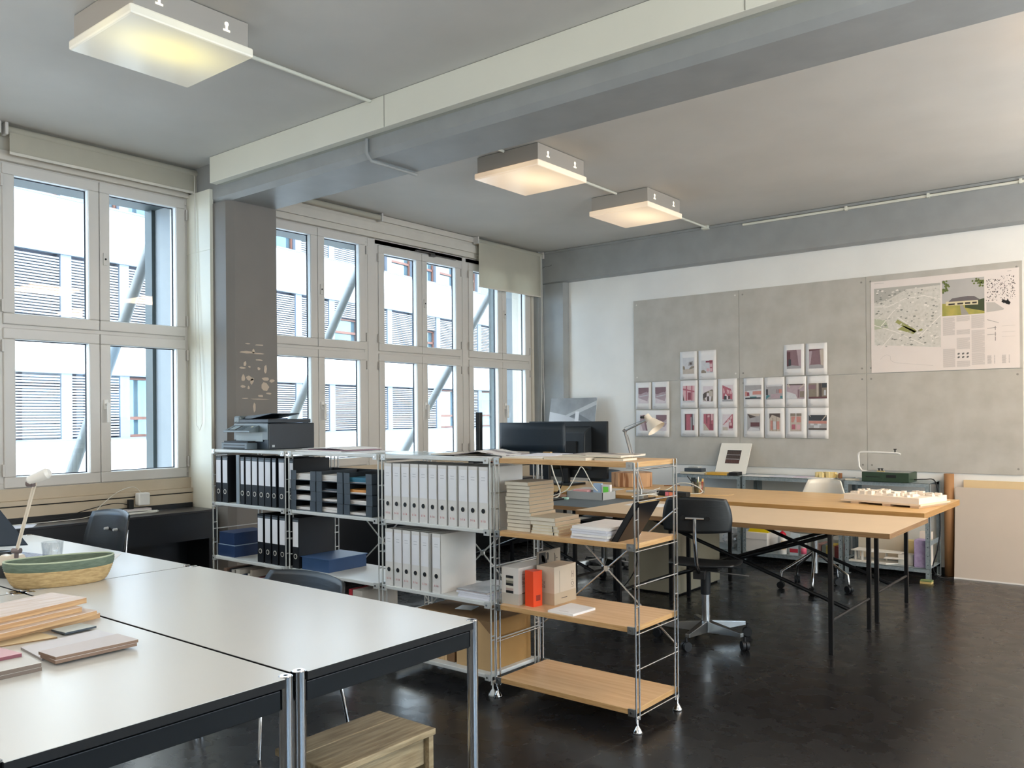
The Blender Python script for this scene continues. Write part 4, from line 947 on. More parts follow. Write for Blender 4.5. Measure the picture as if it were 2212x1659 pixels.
t=thing('task_chair','black swivel task chair with polished base at the linoleum table','chair',(cx,cy,0))
casters(t,cx,cy,.30,[math.radians(d) for d in (-87,-15,57,129,201)])
part('gas_column',G().cyl((cx,cy,.055),(cx,cy,.29),.026,n=20),chrome,t); part('column_sleeve',G().cyl((cx,cy,.29),(cx,cy,.455),.031,n=20).box(cx-.09,cx+.09,cy-.07,cy+.07,.445,.468,a=.25),blackm,t)
Rz=Matrix.Translation((cx,cy,0))@Matrix.Rotation(.27,4,'Z')
g=G(); g.X=Rz; g.sheet(lambda u,v:(u*.22,.02+v*.21,.482+.012*abs(u)**2-.018*(1 if v>0 else 0)*v*v+.012*(v<0)*v*v),14,14,.013,.45); part('seat',g,seatblk,t)
g=G(); g.X=Rz; g.sheet(lambda u,v:(u*.205*(1-.06*v),-.285+.05*(1-u*u)*-1+.03,.818+v*.108),18,12,.012,.38); bk=part('backrest',g,seatblk,t)
g=G(); g.X=Rz; g.tube([(0,-.12,.44),(0,-.20,.45),(0,-.285,.53),(0,-.335,.68),(0,-.33,.80)],.012,10); g.cyl((-.055,-.325,.80),(.055,-.325,.80),.010,n=10); part('back_bracket',g,chrome,t)
g=G(); g.X=Rz
for s in (-.075,.075): g.cyl((s,-.318,.80),(s,-.300,.80),.014,n=12)
g.box(-.035,.035,-.22,-.16,.42,.47); part('bracket_knob',g,dark,t,bev=.003)
g=G(); g.X=Rz; g.cyl((.02,-.02,.44),(.27,-.03,.425),.005,n=8); part('lever',g,alu,t)
# white shell chair at the ash table
cx,cy=3.705,6.62
t=thing('swivel_shell_chair','white plastic swivel chair tucked behind the ash table','chair',(cx,cy,0))
casters(t,cx,cy,.27,[math.radians(d) for d in (-75,-3,69,141,213)],style='tube',am=chrome)
part('gas_column',G().cyl((cx,cy,.13),(cx,cy,.44),.026,n=20),chrome,t)
g=G(); g.sheet(lambda u,v:(cx+u*.215,cy+.02+v*.21,.47+.03*abs(u)**3),12,12,.012,.42)
g.sheet(lambda u,v:(cx+u*(.20-.065*v),cy+.26+.07*(v+1)/2-.10*u*u,.675+v*.195),14,10,.012,.15)
for s in (-1,1): g.sheet(lambda u,v:(cx+s*(.205-.02*abs(v)),cy+.12+u*.16,.56+.05*v+.07*u),8,6,.012,.3)
part('shell_seat',g,mat('shell_white','#ddd8cc',.28,var=.03),t)
part('lever',G().cyl((cx-.02,cy-.1,.40),(cx-.20,cy-.22,.35),.006,n=8).cyl((cx-.16,cy-.19,.365),(cx-.22,cy-.235,.345),.013,n=10),blackm,t)
# chair base beneath the dark table
cx,cy=1.93,6.25
t=thing('task_chair','dark swivel chair with chrome star base under the dark table','chair',(cx,cy,0))
casters(t,cx,cy,.31,[math.radians(d) for d in (-60,12,84,156,228)],am=chrome)
part('gas_column',G().cyl((cx,cy,.055),(cx,cy,.42),.028,n=18),chrome,t)
part('seat',G().box(cx-.2,cx+.2,cy-.2,cy+.2,.43,.47),blackm,t,bev=.02)
# ------------------------------------------------------------------ trestle tables
def tabletop(t,x0,x1,y0,y1,z,th,mt,me): 
    g=G(); g.k=1; g.box(x0,x1,y0,y1,z-th,z-.0015); g.k=0; g.box(x0,x1,y0,y1,z-.0015,z); part('tabletop',g,[mt,me],t)
def trestle(t,xl,xr,ya,yb,z,r=.0125):
    for x in (xl,xr):
        for y in (ya,yb): part('leg',G().box(x-r,x+r,y-r,y+r,.0,z),black,t)
        part('end_bar',G().cyl((x,ya,.20),(x,yb,.20),.009,n=10).cyl((x,ya,z-.012),(x,yb,z-.012),.009,n=10),mat('bar_dark','#2a2624',.5),t)
    ym=(ya+yb)/2
    for s,(p,q) in enumerate((((xl,ym-.03,z-.02),(xr,ym-.03,.20)),((xl,ym+.03,.20),(xr,ym+.03,z-.02)))):
        part('diagonal_brace',G().cyl(p,q,.0125,n=10),black,t)
t=thing('trestle_table','long beige linoleum table on black crossed trestle legs','table',(3.70,5.2,0)); tabletop(t,2.645,4.77,4.76,5.645,.742,.030,plyw,plye); trestle(t,2.98,4.43,4.80,5.55,.711)
t=thing('trestle_table','long ash wood table behind the beige one, with the card model','table',(3.20,6.2,0)); tabletop(t,1.15,4.735,5.70,6.77,.765,.040,ashw,mat('ash_edge','#b98a4e',.5,col2='#a87a40',scale=4,stretch=(2,1,30))); trestle(t,3.02,4.42,5.76,6.52,.724)
for x in (1.25,): 
    for y in (5.76,6.60): part('leg',G().box(x-.0125,x+.0125,y-.0125,y+.0125,0,.724),black,t)
t=thing('trestle_table','dark grey topped table left of the beige one','table',(1.85,5.3,0)); tabletop(t,1.05,2.640,4.97,5.685,.738,.030,lino,plye); trestle(t,1.15,2.45,5.03,5.60,.707)
# pedestal
t=thing('drawer_pedestal','beige metal pedestal on the floor under the beige table','pedestal',(2.75,6.08,0))
pm_=mat('pedestal_beige','#a8a08c',.5,var=.04)
part('cabinet_body',G().box(2.50,2.955,5.72,6.46,.012,.62),pm_,t,bev=.006); part('plinth',G().box(2.52,2.94,5.74,6.44,0,.012),dark,t)
cable([(2.62,5.50,.70),(2.66,5.48,.5),(2.70,5.52,.28),(2.62,5.50,.10),(2.5,5.45,.012),(2.3,5.5,.008)],.005,dark,'black cable hanging in front of the beige pedestal')
t=thing('power_strip','white power strip on the floor beneath the dark table','power strip',(2.36,5.05,0))
part('strip_body',G().box(2.22,2.50,4.98,5.05,0,.04,a=-.25),plast,t,bev=.005)
g=G(); g.box(2.26,2.46,5.0,5.03,.04,.042,a=-.25); part('sockets',g,mat('socket_grey','#b9b6b0',.6),t)  # sockets drawn as one flat grey plate on the strip
cable([(2.24,5.04,.02),(2.05,5.12,.01),(1.9,5.0,.01),(1.85,5.2,.2),(1.80,5.3,.5),(1.8,5.4,.70)],.004,dark,'black cable from the floor power strip up to the dark table')
# ------------------------------------------------------------------ far objects on tables
t=thing('curved_monitor','slim black monitor seen from behind, nearer of the pair','monitor',(1.92,5.30,.738))
g=G(); g.sheet(lambda u,v:(1.86+u*.335,5.28-.05*(1-u*u)+.02*0,1.245+v*.118+.0),20,4,.022,.03)
part('screen_panel',g,mat('screen_back','#1f2c38',.5,var=.1),t)
g=G(); g.box(1.98,2.03,5.27,5.31,.75,1.20).box(1.88,2.12,5.22,5.42,.738,.750); part('stand',g,black,t,bev=.003)
g=G(); g.box(2.03,2.10,5.20,5.23,1.095,1.13); part('status_strip',g,kraft,t)
t=thing('large_monitor','bulky black display with ribbed back behind the slim monitor','monitor',(1.55,6.35,.765))
g=G(); g.box(.98,1.885,6.38,6.41,.83,1.362); part('screen_panel',g,mat('tv_black','#15191d',.45),t,bev=.004)
g=G(); g.prism([(6.379,1.32),(6.26,1.26),(6.24,.95),(6.379,.90)],'x',1.12,1.72); hh=part('rear_housing',g,mat('tv_back','#1f252b',.5),t,bev=.01)
g=G(); g.box(1.46,1.64,6.235,6.25,1.06,1.18); part('vent_recess',g,dark,hh)
g=G(); g.box(1.30,1.60,6.2,6.45,.765,.785).box(1.42,1.48,6.33,6.37,.785,.95); part('stand',g,black,t,bev=.004)
one('upright_post',G().box(1.497,1.540,4.99,5.03,.738,1.452),black,'slim black upright post standing behind the white binders','post',bev=.003)
t=thing('architect_lamp','jointed aluminium desk lamp with a cream conical shade','lamp',(2.74,5.60,.742))
part('clamp_base',G().box(2.69,2.77,5.50,5.58,.7425,.80).cyl((2.73,5.54,.80),(2.73,5.54,.84),.012,n=10),alu,t,bev=.002)
g=G(); g.cyl((2.73,5.54,.82),(2.585,5.55,1.262),.008,n=8); g.cyl((2.745,5.55,.83),(2.60,5.56,1.262),.004,n=6); part('lower_arm',g,mat('arm_grey','#9a9490',.35,metal=.6),t)
g=G(); g.cyl((2.585,5.55,1.262),(2.585,5.55,1.30),.010,n=8); g.cyl((2.57,5.55,1.30),(2.59,5.55,1.285),.014,n=12); part('elbow_joint',g,mat('arm_grey','#9a9490',.35,metal=.6),t)
g=G(); g.cyl((2.585,5.55,1.295),(2.775,5.56,1.378),.008,n=8); g.cyl((2.575,5.55,1.318),(2.77,5.56,1.388),.0025,n=6); part('upper_arm',g,alu,t)
g=G(); A=Vector((2.775,5.56,1.405)); dd=Vector((.52,.05,-.62)).normalized(); g.cyl(A-dd*.01,A+dd*.055,.026,.030,n=16); sh=part('shade_neck',g,ivory,t)
g=G(); g.cyl(A+dd*.045,A+dd*.125,.038,.078,n=24,caps=False); g.cyl(A+dd*.046,A+dd*.124,.035,.075,n=24,caps=False); g.cyl(A+dd*.044,A+dd*.046,.039,n=24); part('lamp_shade',g,ivory,t)
part('shade_knob',G().cyl((2.76,5.53,1.40),(2.76,5.50,1.40),.010,n=10),dark,t)
# tray box with notes
t=thing('desk_tray','pale grey open tray holding sticky notes on the dark table','tray',(2.25,5.64,.738))
g=G(); a,b,c,d=2.075,2.425,5.46,5.655
g.box(a,b,c,d,.7385,.742).box(a,b,c,c+.004,.742,.800).box(a,b,d-.004,d,.742,.800).box(a,a+.004,c,d,.742,.800).box(b-.004,b,c,d,.742,.800)
part('tray_body',g,mat('tray_grey','#b1b4b5',.6),t)
one('sticky_note_pad',G().box(2.245,2.315,5.60,5.635,.742,.858,a=.1),mat('note_blue','#a9c6e4',.7),'pale blue sticky note pad standing in the grey tray','notes')
t=thing('sticky_note_pad','white pad with bright green notes in the grey tray','notes',(2.36,5.62,.742)); part('pad',G().box(2.325,2.405,5.60,5.63,.742,.852),paper,t); part('green_note',G().box(2.34,2.39,5.5985,5.5999,.775,.835),mat('note_green','#7ef05a',.7),t)
one('pink_folder',G().box(2.10,2.22,5.50,5.62,.742,.806,a=.3),mat('pink_thing','#d39a9a',.7),'pink item lying at the left end of the grey tray','stationery')
one('leather_case',G().box(1.82,2.05,5.42,5.60,.7385,.752,a=.15),mat('case_brown','#b48769',.6),'flat brown case left of the grey tray','case')
one('eraser',G().box(2.093,2.145,5.36,5.395,.7385,.755,a=.1),mat('mint','#b7e0cf',.7),'small mint green eraser on the dark table','eraser',bev=.003)
t=thing('wooden_figure','little wooden peg holding white cable beside the notebooks','holder',(1.77,5.30,.738)); part('peg',G().box(1.795,1.825,5.28,5.31,.7385,.79),mat('peg_wood','#c69c74',.6),t,bev=.004); part('ball',G().lathe([(0,0),(.012,.003),(.016,.012),(.012,.022),(0,.025)],(1.81,5.295,.79),14),mat('peg_pale','#dcc9a4',.5),t)
cable([(1.83,5.29,.80),(1.95,5.30,.76),(2.05,5.33,.75),(2.08,5.36,.80),(2.06,5.30,.95),(2.04,5.27,1.10)],.006,cordw,'white monitor cable looping behind the notebooks')
cable([(2.02,5.30,.76),(2.15,5.36,.82),(2.22,5.40,.95),(2.26,5.42,1.0),(2.34,5.44,.86),(2.38,5.46,.81)],.004,cordw,'thin white cable arching over the grey tray')
cable([(1.95,5.40,.75),(2.05,5.38,.80),(2.12,5.34,.92),(2.10,5.30,1.08)],.005,dark,'black cable dropping from the slim monitor')
one('black_pouch',G().prism([(1.74,.7385),(1.95,.7385),(1.98,.785),(1.90,.765),(1.86,.80),(1.82,.765)],'y',5.42,5.50),blackm,'crumpled black pouch behind the notebook stack','pouch')
t=thing('file_crate','black crate with an orange strip on the dark table behind the binders','crate',(1.5,5.15,.738))
part('crate_body',G().box(1.35,1.68,5.06,5.24,.7385,1.10),blackm,t,bev=.004); part('orange_strip',G().box(1.37,1.68,5.052,5.06,1.045,1.075),mat('orange_plastic','#f0643c',.5),t)
t=thing('cardboard_block','octagonal wooden block with dark side on the ash table','block',(2.1,6.5,.765))
P=[(1.93,6.38),(2.03,6.33),(2.16,6.36),(2.26,6.45),(2.26,6.55),(2.16,6.66),(2.02,6.64),(1.93,6.52)]
g=G(); g.k=0; g.prism(P,'z',.7655,.895); part('block_body',g,[mat('block_wood','#c59d78',.7,col2='#8f5f3c',scale=3,stretch=(6,6,.5),lo=.45,hi=.5)],t,bev=.004)
t=thing('pencil_case','black case with an orange and pink printed label','case',(2.88,5.86,.765)); part('case_body',G().box(2.70,2.99,5.82,5.88,.7655,.805,a=-.12),blackm,t,bev=.008)
g=G(); 
for i,m_ in enumerate(range(4)): g.k=i; g.box(2.79+.035*i,2.825+.035*i-.004,5.816,5.8175,.769,.800,a=0)
part('printed_label',g,[mat('lab_pink','#e07a8c',.6),mat('lab_orange','#f0906c',.6),mat('lab_coral','#f07850',.6),mat('lab_salmon','#e8a08c',.6)],t)
t=thing('laptop','silver laptop lying closed between lamp and pedestal lamp base','laptop',(2.52,6.0,.765)); part('laptop_body',G().box(2.36,2.66,5.92,6.12,.7655,.782,a=-.1),mat('laptop_silver','#c6c6c4',.35,metal=.4),t,bev=.004)
t=thing('pen_cup','clear pen cup packed with coloured pens on the ash table','cup',(2.89,6.20,.765))
part('cup_wall',G().lathe([(0,.0005),(.05,.0005),(.052,.092),(.050,.092),(.048,.004),(0,.004)],(2.89,6.2,.765),20),clear,t)
pcs=['#c8412c','#d9b46a','#2f7f8d','#8fb43a','#15181c','#15181c','#2b3138','#e9c08a']
rr=random.Random(8)
for i,c in enumerate(pcs):
    a=2*PI*i/len(pcs); x,y=2.89+.026*math.cos(a),6.2+.026*math.sin(a); h=.085+.03*rr.random()
    g=G(); g.cyl((x,y,.7705),(x+.012*math.cos(a),y+.012*math.sin(a),.77+h),.0085,n=8); part('pen',g,mat('pen_%d'%i,c,.5),t)
part('pen',G().cyl((2.88,6.2,.80),(2.80,6.18,.905),.004,n=8),dark,t); part('pen',G().cyl((2.89,6.21,.80),(2.885,6.21,.90),.004,n=8),plast,t)
cable([(2.62,6.0,.772),(2.70,6.02,.80),(2.76,6.08,.845),(2.84,6.10,.852),(2.92,6.11,.83),(2.965,6.12,.79),(2.94,6.10,.771),(2.84,6.06,.77),(2.70,6.0,.77)],.004,cordw,'white cable looping round the pen cup')
cable([(2.72,5.96,.77),(2.95,5.99,.769),(3.1,6.03,.769),(3.2,6.12,.77),(3.215,6.17,.773)],.003,mat('cord_tan','#c9a878',.6),'tan cable end lying on the ash table')
one('pencil',G().cyl((2.32,6.66,.7695),(2.45,6.72,.7695),.004,n=8),mat('pencil_brown','#8a5a2c',.5),'brown pencil on the ash table near the wall','pencil')
one('pencil',G().cyl((2.62,5.96,.7695),(2.76,6.02,.7695),.004,n=8),mat('pencil_dark','#3b2014',.5),'dark pencil on the ash table beside the case','pencil')
sheet_obj(rect(2.0,6.05,.4,.28,.1),.7652,.002,mat('sheet_grey','#c8c4bd',.7),'grey sheet on the ash table behind the tray',group='papers on the far tables')
sheet_obj(rect(2.9,5.35,.3,.21,.1),.7422,.001,paper,'white sheet on the beige table behind the leaning folder',group='papers on the far tables')
# architectural model
t=thing('site_model','white card architectural site model on timber slats','model',(4.36,6.22,.765))
A=Vector((4.085,6.085)); B=Vector((4.642,5.945)); 
mX=Matrix.Translation((4.095,6.10,0))@Matrix.Rotation(math.atan2(-.135,.557),4,'Z')
for i,(a,b) in enumerate(((.06,.12),(.30,.36),(.50,.56))): 
    g=G(); g.X=mX; g.box(a,b,.0,.40,.7655,.780); part('timber_slat',g,mat('slat_pine','#d6b592',.6),t)
g=G(); g.X=mX; g.box(-.015,.575,-.005,.42,.780,.792); part('base_plate',g,mat('plate_pine','#e2ccb0',.6),t)
g=G(); g.X=mX; g.box(.0,.555,.012,.41,.792,.832); part('terrain_block',g,modelm,t)
rr=random.Random(21)
for i in range(46):
    x,y=rr.uniform(.01,.52),rr.uniform(.03,.36); w,d_,h=rr.uniform(.018,.05),rr.uniform(.018,.05),rr.uniform(.008,.028)
    if x<.10 or x>.42: h*=.8
    g=G(); g.X=mX; g.box(x,x+w,y,y+d_,.832,.832+h,a=rr.uniform(-.4,.4)); part('model_house',g,modelm,t)
for i in range(10):
    x,y=rr.uniform(.0,.55),rr.uniform(.03,.38); g=G(); g.X=mX; g.cyl((x,y,.832),(x,y,.852),.012,.014,n=8); part('model_tree',g,modelm,t)
# ------------------------------------------------------------------ galvanised racks
def rack(x0,x1,lab,low=.105):
    t=thing('metal_rack',lab,'rack',((x0+x1)/2,7.65,0),'galvanised racks along the back wall'); y0,y1=7.46,7.86
    for x in (x0,x1):
        for y in (y0,y1):
            sx=1 if x==x0 else -1; sy=1 if y==y0 else -1
            g=G(); g.box(min(x,x+sx*.036),max(x,x+sx*.036),min(y,y+sy*.003),max(y,y+sy*.003),.004,.815); g.box(min(x,x+sx*.003),max(x,x+sx*.003),min(y,y+sy*.036),max(y,y+sy*.036),.004,.815)
            g.box(min(x-.002*sx,x+sx*.045),max(x-.002*sx,x+sx*.045),min(y,y+sy*.04),max(y,y+sy*.04),0,.004)
            p=part('post',g,galv,t)
            g=G(); z=.06
            while z<.8: g.cyl((x+sx*.018,y-.0008,z),(x+sx*.018,y-.0002,z),.004,n=6); z+=.075
            part('punched_holes',g,dark,p) if y==y0 else None
    for z in (.822,low): 
        g=G(); g.box(x0+.004,x1-.004,y0-.004,y1,z-.003,z).box(x0+.004,x1-.004,y0-.004,y0-.001,z-.034,z).box(x0+.004,x1-.004,y1-.003,y1,z-.034,z); part('shelf_board',g,galv,t)
    g=G(); 
    for z in (.30,.60): g.box(x1-.002,x1+.001,y0,y1,z,z+.04)
    part('side_brace',g,galv,t)
rack(2.0,2.705,'galvanised rack under the leaning white print'); rack(2.72,3.66,'galvanised rack with the white box and glue bottle'); rack(3.675,4.375,'galvanised rack under the green hot wire cutter')
zr=.8225
t=thing('framed_print','white mounted print with a dark patterned square, leaning on the wall','print',(2.49,7.7,zr))
LX=Matrix.Translation((2.335,7.64,zr))@Matrix.Rotation(-.42,4,'X')
LX=Matrix.Translation((2.325,7.70,zr))@Matrix.Rotation(-math.atan2(.17,.30),4,'X')
g=G(); g.X=LX; g.box(0,.325,0,.012,0,.345); part('mount_board',g,mat('mount_white','#e6e2d8',.6),t)
g=G(); g.X=LX; g.box(.0,-.004,0,.012,0,.345) if False else g.box(-.003,0,0,.012,0,.345); part('board_edge',g,dark,t)
g=G(); g.X=LX; rr=random.Random(2)
g.k=0; g.box(.085,.235,-.0006,0,.115,.265)
for i in range(8):
    for j in range(3):
        g.k=1+(j==0); g.box(.088+.0182*i,.103+.0182*i,-.0012,-.0007,.12+.048*j,.158+.048*j)
for z in (.161,.209):
    g.k=3
    for i in range(14): g.box(.09+.0102*i,.0955+.0102*i,-.0014,-.0009,z,z+.005)
part('printed_pattern',g,[mat('pat_dark','#2b2422',.6),mat('pat_brown','#4a3b36',.6),mat('pat_red','#5a3a34',.6),paper],t)
t=thing('hole_punch','grey hole punch on a white book at the rack end','hole punch',(2.18,7.55,zr)); 
part('punch_body',G().box(2.09,2.28,7.50,7.60,zr+.020,zr+.055),charc,t,bev=.004); part('punch_lever',G().box(2.13,2.24,7.51,7.58,zr+.056,zr+.072),steelw,t,bev=.003)
one('book',G().box(2.06,2.32,7.47,7.62,zr,zr+.019,a=.02),bookc,'cream book under the grey hole punch','book')
t=thing('book','yellow spined book lying at the front edge of the rack','book',(2.45,7.53,zr)); part('page_block',G().box(2.34,2.56,7.47,7.62,zr+.002,zr+.018,a=.03),bookc,t); part('cover',G().box(2.338,2.562,7.467,7.471,zr,zr+.02,a=0).box(2.338,2.562,7.468,7.62,zr+.018,zr+.021,a=.03),mat('yellow_cover','#d9aa45',.6),t)
one('book',G().box(2.575,2.66,7.47,7.62,zr,zr+.03,a=.12),blackm,'thin black book beside the yellow spined book','book')
for i,(x,y,w,d_,a,m_,l) in enumerate(((2.83,7.6,.25,.2,.1,paper,'white sheet flat on the rack right of the leaning print'),(3.08,7.62,.24,.2,-.1,paper2,'white sheet in the middle of the rack top'),(3.28,7.62,.2,.2,.2,mat('sheet_violet','#d3c9d6',.7),'pale violet sheet on the rack top'),(3.45,7.60,.2,.24,-.15,paper,'white sheet under the yellow foam shapes'),(3.72,7.55,.12,.15,.3,bookc,'small cream pad left of the green cutter'))):
    sheet_obj(rect(x,y,w,d_,a),zr,.003+.001*i,m_,l,group='papers on the galvanised racks')
t=thing('foam_model','cluster of pale yellow foam blocks on the rack top','foam model',(3.48,7.6,zr)); rr=random.Random(6)
for i in range(13):
    x,y=3.36+.02*i+rr.uniform(-.006,.006),7.60+rr.uniform(-.05,.05); h=rr.uniform(.03,.055)
    part('foam_block',G().box(x,x+rr.uniform(.02,.035),y,y+.03,zr+.0075,zr+.006+h,a=rr.uniform(-.5,.5)),foamy if i<11 else cork,t)
t=thing('hot_wire_cutter','dark green hot wire cutter with a bent white arm','hot wire cutter',(4.02,7.57,zr))
part('cutter_body',G().box(3.838,4.222,7.43,7.70,zr,zr+.082),greenm,t,bev=.004)
part('table_plate',G().box(3.85,4.215,7.44,7.69,zr+.082,zr+.086),alu,t)
g=G(); P=[(3.84,7.60,.895),(3.79,7.60,.905),(3.765,7.60,.94),(3.76,7.60,1.03)]+[(3.79-.03*math.cos(q),7.60,1.04+.03*math.sin(q)) for q in (.3,.8,1.3)]+[(3.84,7.60,1.072),(4.09,7.60,1.066),(4.115,7.60,1.055)]
g.tube(P,.009,10); part('arm',g,plast,t); part('arm_screw',G().cyl((4.07,7.60,1.07),(4.07,7.60,1.10),.006,n=8).cyl((4.07,7.60,1.095),(4.07,7.60,1.103),.013,n=10),dark,t)
g=G(); g.box(3.96,4.02,7.44,7.47,.909,.918); part('guide_block',g,mat('brass','#c9b684',.4,metal=.5),t)
g=G()
for x in (3.975,4.0): g.cyl((x,7.455,.918),(x,7.455,.935),.006,n=8); g.cyl((x,7.455,.932),(x,7.455,.938),.011,n=8)
part('guide_knob',g,dark,t)
g=G(); g.box(3.872,3.99,7.4285,7.430,.862,.868).box(4.04,4.12,7.4285,7.430,.86,.885); part('scale_slot',g,dark,t)
cable([(4.22,7.6,.84),(4.30,7.62,.845),(4.37,7.66,.835),(4.40,7.66,.7),(4.42,7.62,.45),(4.40,7.60,.25),(4.36,7.62,.10),(4.40,7.66,.012),(4.5,7.7,.01)],.005,dark,'black cable hanging from the green cutter down to the floor')
# rack lower shelf
zl=.1055
t=thing('plastic_bag','crumpled grey-white plastic bag on the lower rack shelf','bag',(2.56,7.55,zl)); rr=random.Random(31)
g=G(); pr=[]
n=26;m_=14;P=[]
for j in range(m_+1):
    ph=PI*j/m_
    for i in range(n):
        th=2*PI*i/n; r=.085*(1+.28*math.sin(3*th+2*ph+rr.uniform(-.6,.6))*math.sin(ph)+rr.uniform(-.10,.10)); P.append((2.585+r*math.sin(ph)*math.cos(th),7.57+r*math.sin(ph)*math.sin(th),zl+.098-.097*math.cos(ph)*(1+rr.uniform(-.04,.0))))
g.raw(P,[(j*n+i,j*n+(i+1)%n,(j+1)*n+(i+1)%n,(j+1)*n+i) for j in range(m_) for i in range(n)]); part('bag_body',g,mat('bag_film','#c9cacb',.25,var=.2,scale=20),t)
t=thing('storage_box','white lidded cardboard box on the lower rack shelf','box',(2.85,7.64,zl)); part('box_body',G().box(2.745,2.955,7.48,7.82,zl,.245),plast,t,bev=.002); part('lid',G().box(2.742,2.958,7.476,7.822,.225,.288),mat('lid_white','#eeeae6',.6),t,bev=.003)
one('yellow_bag',G().prism([(2.75,.2885),(2.95,.2885),(2.96,.32),(2.90,.345),(2.83,.325),(2.78,.338)],'y',7.52,7.66),mat('yellow_plastic','#e8cf16',.35),'bright yellow packet on top of the white storage box','packet')
t=thing('glue_bottle','white glue bottle with a red cap on the lower rack shelf','bottle',(3.09,7.52,zl))
part('bottle_body',G().lathe([(0,0),(.040,0),(.045,.006),(.045,.145),(.038,.165),(.03,.17),(0,.17)],(3.09,7.52,zl),24),plast,t); part('cap',G().lathe([(0,.17),(.033,.17),(.034,.185),(.022,.20),(.009,.208),(.007,.228),(0,.229)],(3.09,7.52,zl),24),mat('cap_red','#c8102e',.35),t)
g=G(); g.raw([(3.09+.0455*math.cos(q),7.52+.0455*math.sin(q),z) for q in [-1.5+.18*k for k in range(7)] for z in (.15,.235)],[(2*i,2*i+2,2*i+3,2*i+1) for i in range(6)],True); part('label',g,mat('glue_label','#c9b595',.6),t)
t=thing('paper_sack','pale blue and red gable-topped packet beside the glue bottle','packet',(3.21,7.55,zl))
g=G(); g.k=0; g.box(3.165,3.245,7.50,7.57,zl,.25); g.prism([(7.50,.25),(7.57,.25),(7.535,.305)],'x',3.165,3.245); part('packet_body',g,mat('pack_blue','#b9c7cf',.5),t); part('red_print',G().box(3.167,3.243,7.4985,7.4998,.13,.165),mat('pack_red','#c63a4c',.5),t)
t=thing('plastic_bottle','small white bottle with a pink label on the lower rack shelf','bottle',(3.30,7.5,zl)); part('bottle_body',G().lathe([(0,0),(.024,0),(.025,.12),(.018,.135),(.012,.15),(0,.15)],(3.295,7.505,zl),18),plast,t); part('label',G().lathe([(.0253,.02),(.0256,.02),(.0256,.075),(.0253,.075)],(3.295,7.505,zl),18),mat('pink_label','#e0607e',.5),t)
t=thing('storage_crate','clear plastic crate of oddments under the beige table end','crate',(3.48,7.65,zl)); g=G(); a,b,c,d=3.36,3.62,7.5,7.82
g.box(a,b,c,c+.003,zl,.28).box(a,b,d-.003,d,zl,.28).box(a,a+.003,c,d,zl,.28).box(b-.003,b,c,d,zl,.28).box(a,b,c,d,zl,zl+.003); part('crate_wall',g,clear,t)
rr=random.Random(17)
for i,c_ in enumerate(('#6b6f72','#b9867f','#8c8f86','#d9b54a','#cfc6b4','#a43f3f')):
    one('craft_item',G().box(3.37+.04*i,3.405+.04*i,7.53,7.74,zl+.004,zl+.09+.03*rr.random(),a=rr.uniform(-.1,.1)),mat('craft_%d'%i,c_,.6),['dark grey','dusty pink','grey-green','yellow','cream','dark red'][i]+' item inside the clear plastic crate','craft item','things in the clear crate')
t=thing('card_model','white card model of a long roof on supports, on the lowest rack shelf','model',(3.93,7.6,zl))
part('model_base',G().prism([(3.70,7.50),(4.02,7.45+.02),(4.16,7.62),(3.72,7.66)],'z',zl,zl+.012),foamw,t)
for x,y in ((3.74,7.53),(3.80,7.52),(3.74,7.62),(3.98,7.60)): part('model_support',G().box(x,x+.012,y,y+.03,zl+.012,zl+.095),foamw,t)
part('model_roof',G().prism([(3.72,7.50),(3.90,7.49),(4.12,7.54),(4.14,7.62),(3.74,7.66)],'z',zl+.095,zl+.104),foamw,t); part('model_slab',G().prism([(4.0,7.48),(4.15,7.52),(4.14,7.60),(4.0,7.55)],'z',zl+.05,zl+.058),foamw,t)
one('foam_board',G().box(3.70,4.12,7.78,7.79,zl,.52),mat('board_cream','#d9cbb4',.8),'cream board standing behind the card model','board')
one('foam_block',G().box(4.10,4.22,7.55,7.66,zl,.195),foamw,'white foam block left of the lilac one','foam')
one('foam_block',G().box(4.13,4.23,7.68,7.77,zl,.30),foamy,'yellow foam block behind the white one','foam')
one('foam_block',G().box(4.24,4.335,7.50,7.63,zl,.335),foaml,'tall lilac foam block at the rack end','foam',bev=.003)
one('foam_block',G().box(4.25,4.34,7.65,7.72,zl,.39),modelm,'pale pink foam piece behind the lilac block','foam')
t=thing('sponge','green and yellow sponge on the floor at the rack foot','sponge',(4.36,7.37,0)); part('scouring_side',G().box(4.32,4.41,7.34,7.41,.018,.028),mat('sponge_green','#6d7d4d',.9),t,bev=.002); part('foam_side',G().box(4.32,4.41,7.34,7.41,0,.018),mat('sponge_yellow','#c9b070',.9),t,bev=.002)
one('cardboard_tube',G().lathe([(.036,0),(.040,0),(.040,.885),(.036,.885),(.036,0)],(4.445,7.845,0),28),mat('tube_brown','#a5784e',.7,var=.05,scale=3),'tall brown cardboard tube standing against the back wall','tube')
g=G(); g.X=Matrix.Translation((4.50,7.74,.0))@Matrix.Rotation(-.09,4,'X'); g.box(0,.90,0,.018,.012,.778); 
t=thing('fibreboard_panel','large pale board leaning on the wall at the right','board',(4.95,7.76,0)); part('board_face',g,mat('panel_pale','#cdbfb0',.7,var=.05,scale=2),t)
g=G(); g.X=Matrix.Translation((4.50,7.739,.0))@Matrix.Rotation(-.09,4,'X'); g.box(-.002,.90,-.002,.018,0,.012); part('bottom_edge',g,plast,t)
one('plywood_sheet',G().box(4.555,5.45,7.862,7.876,.0,.835),mat('ply_pale','#e0c69a',.7,var=.05,scale=2),'pale plywood sheet behind the large board','plywood')
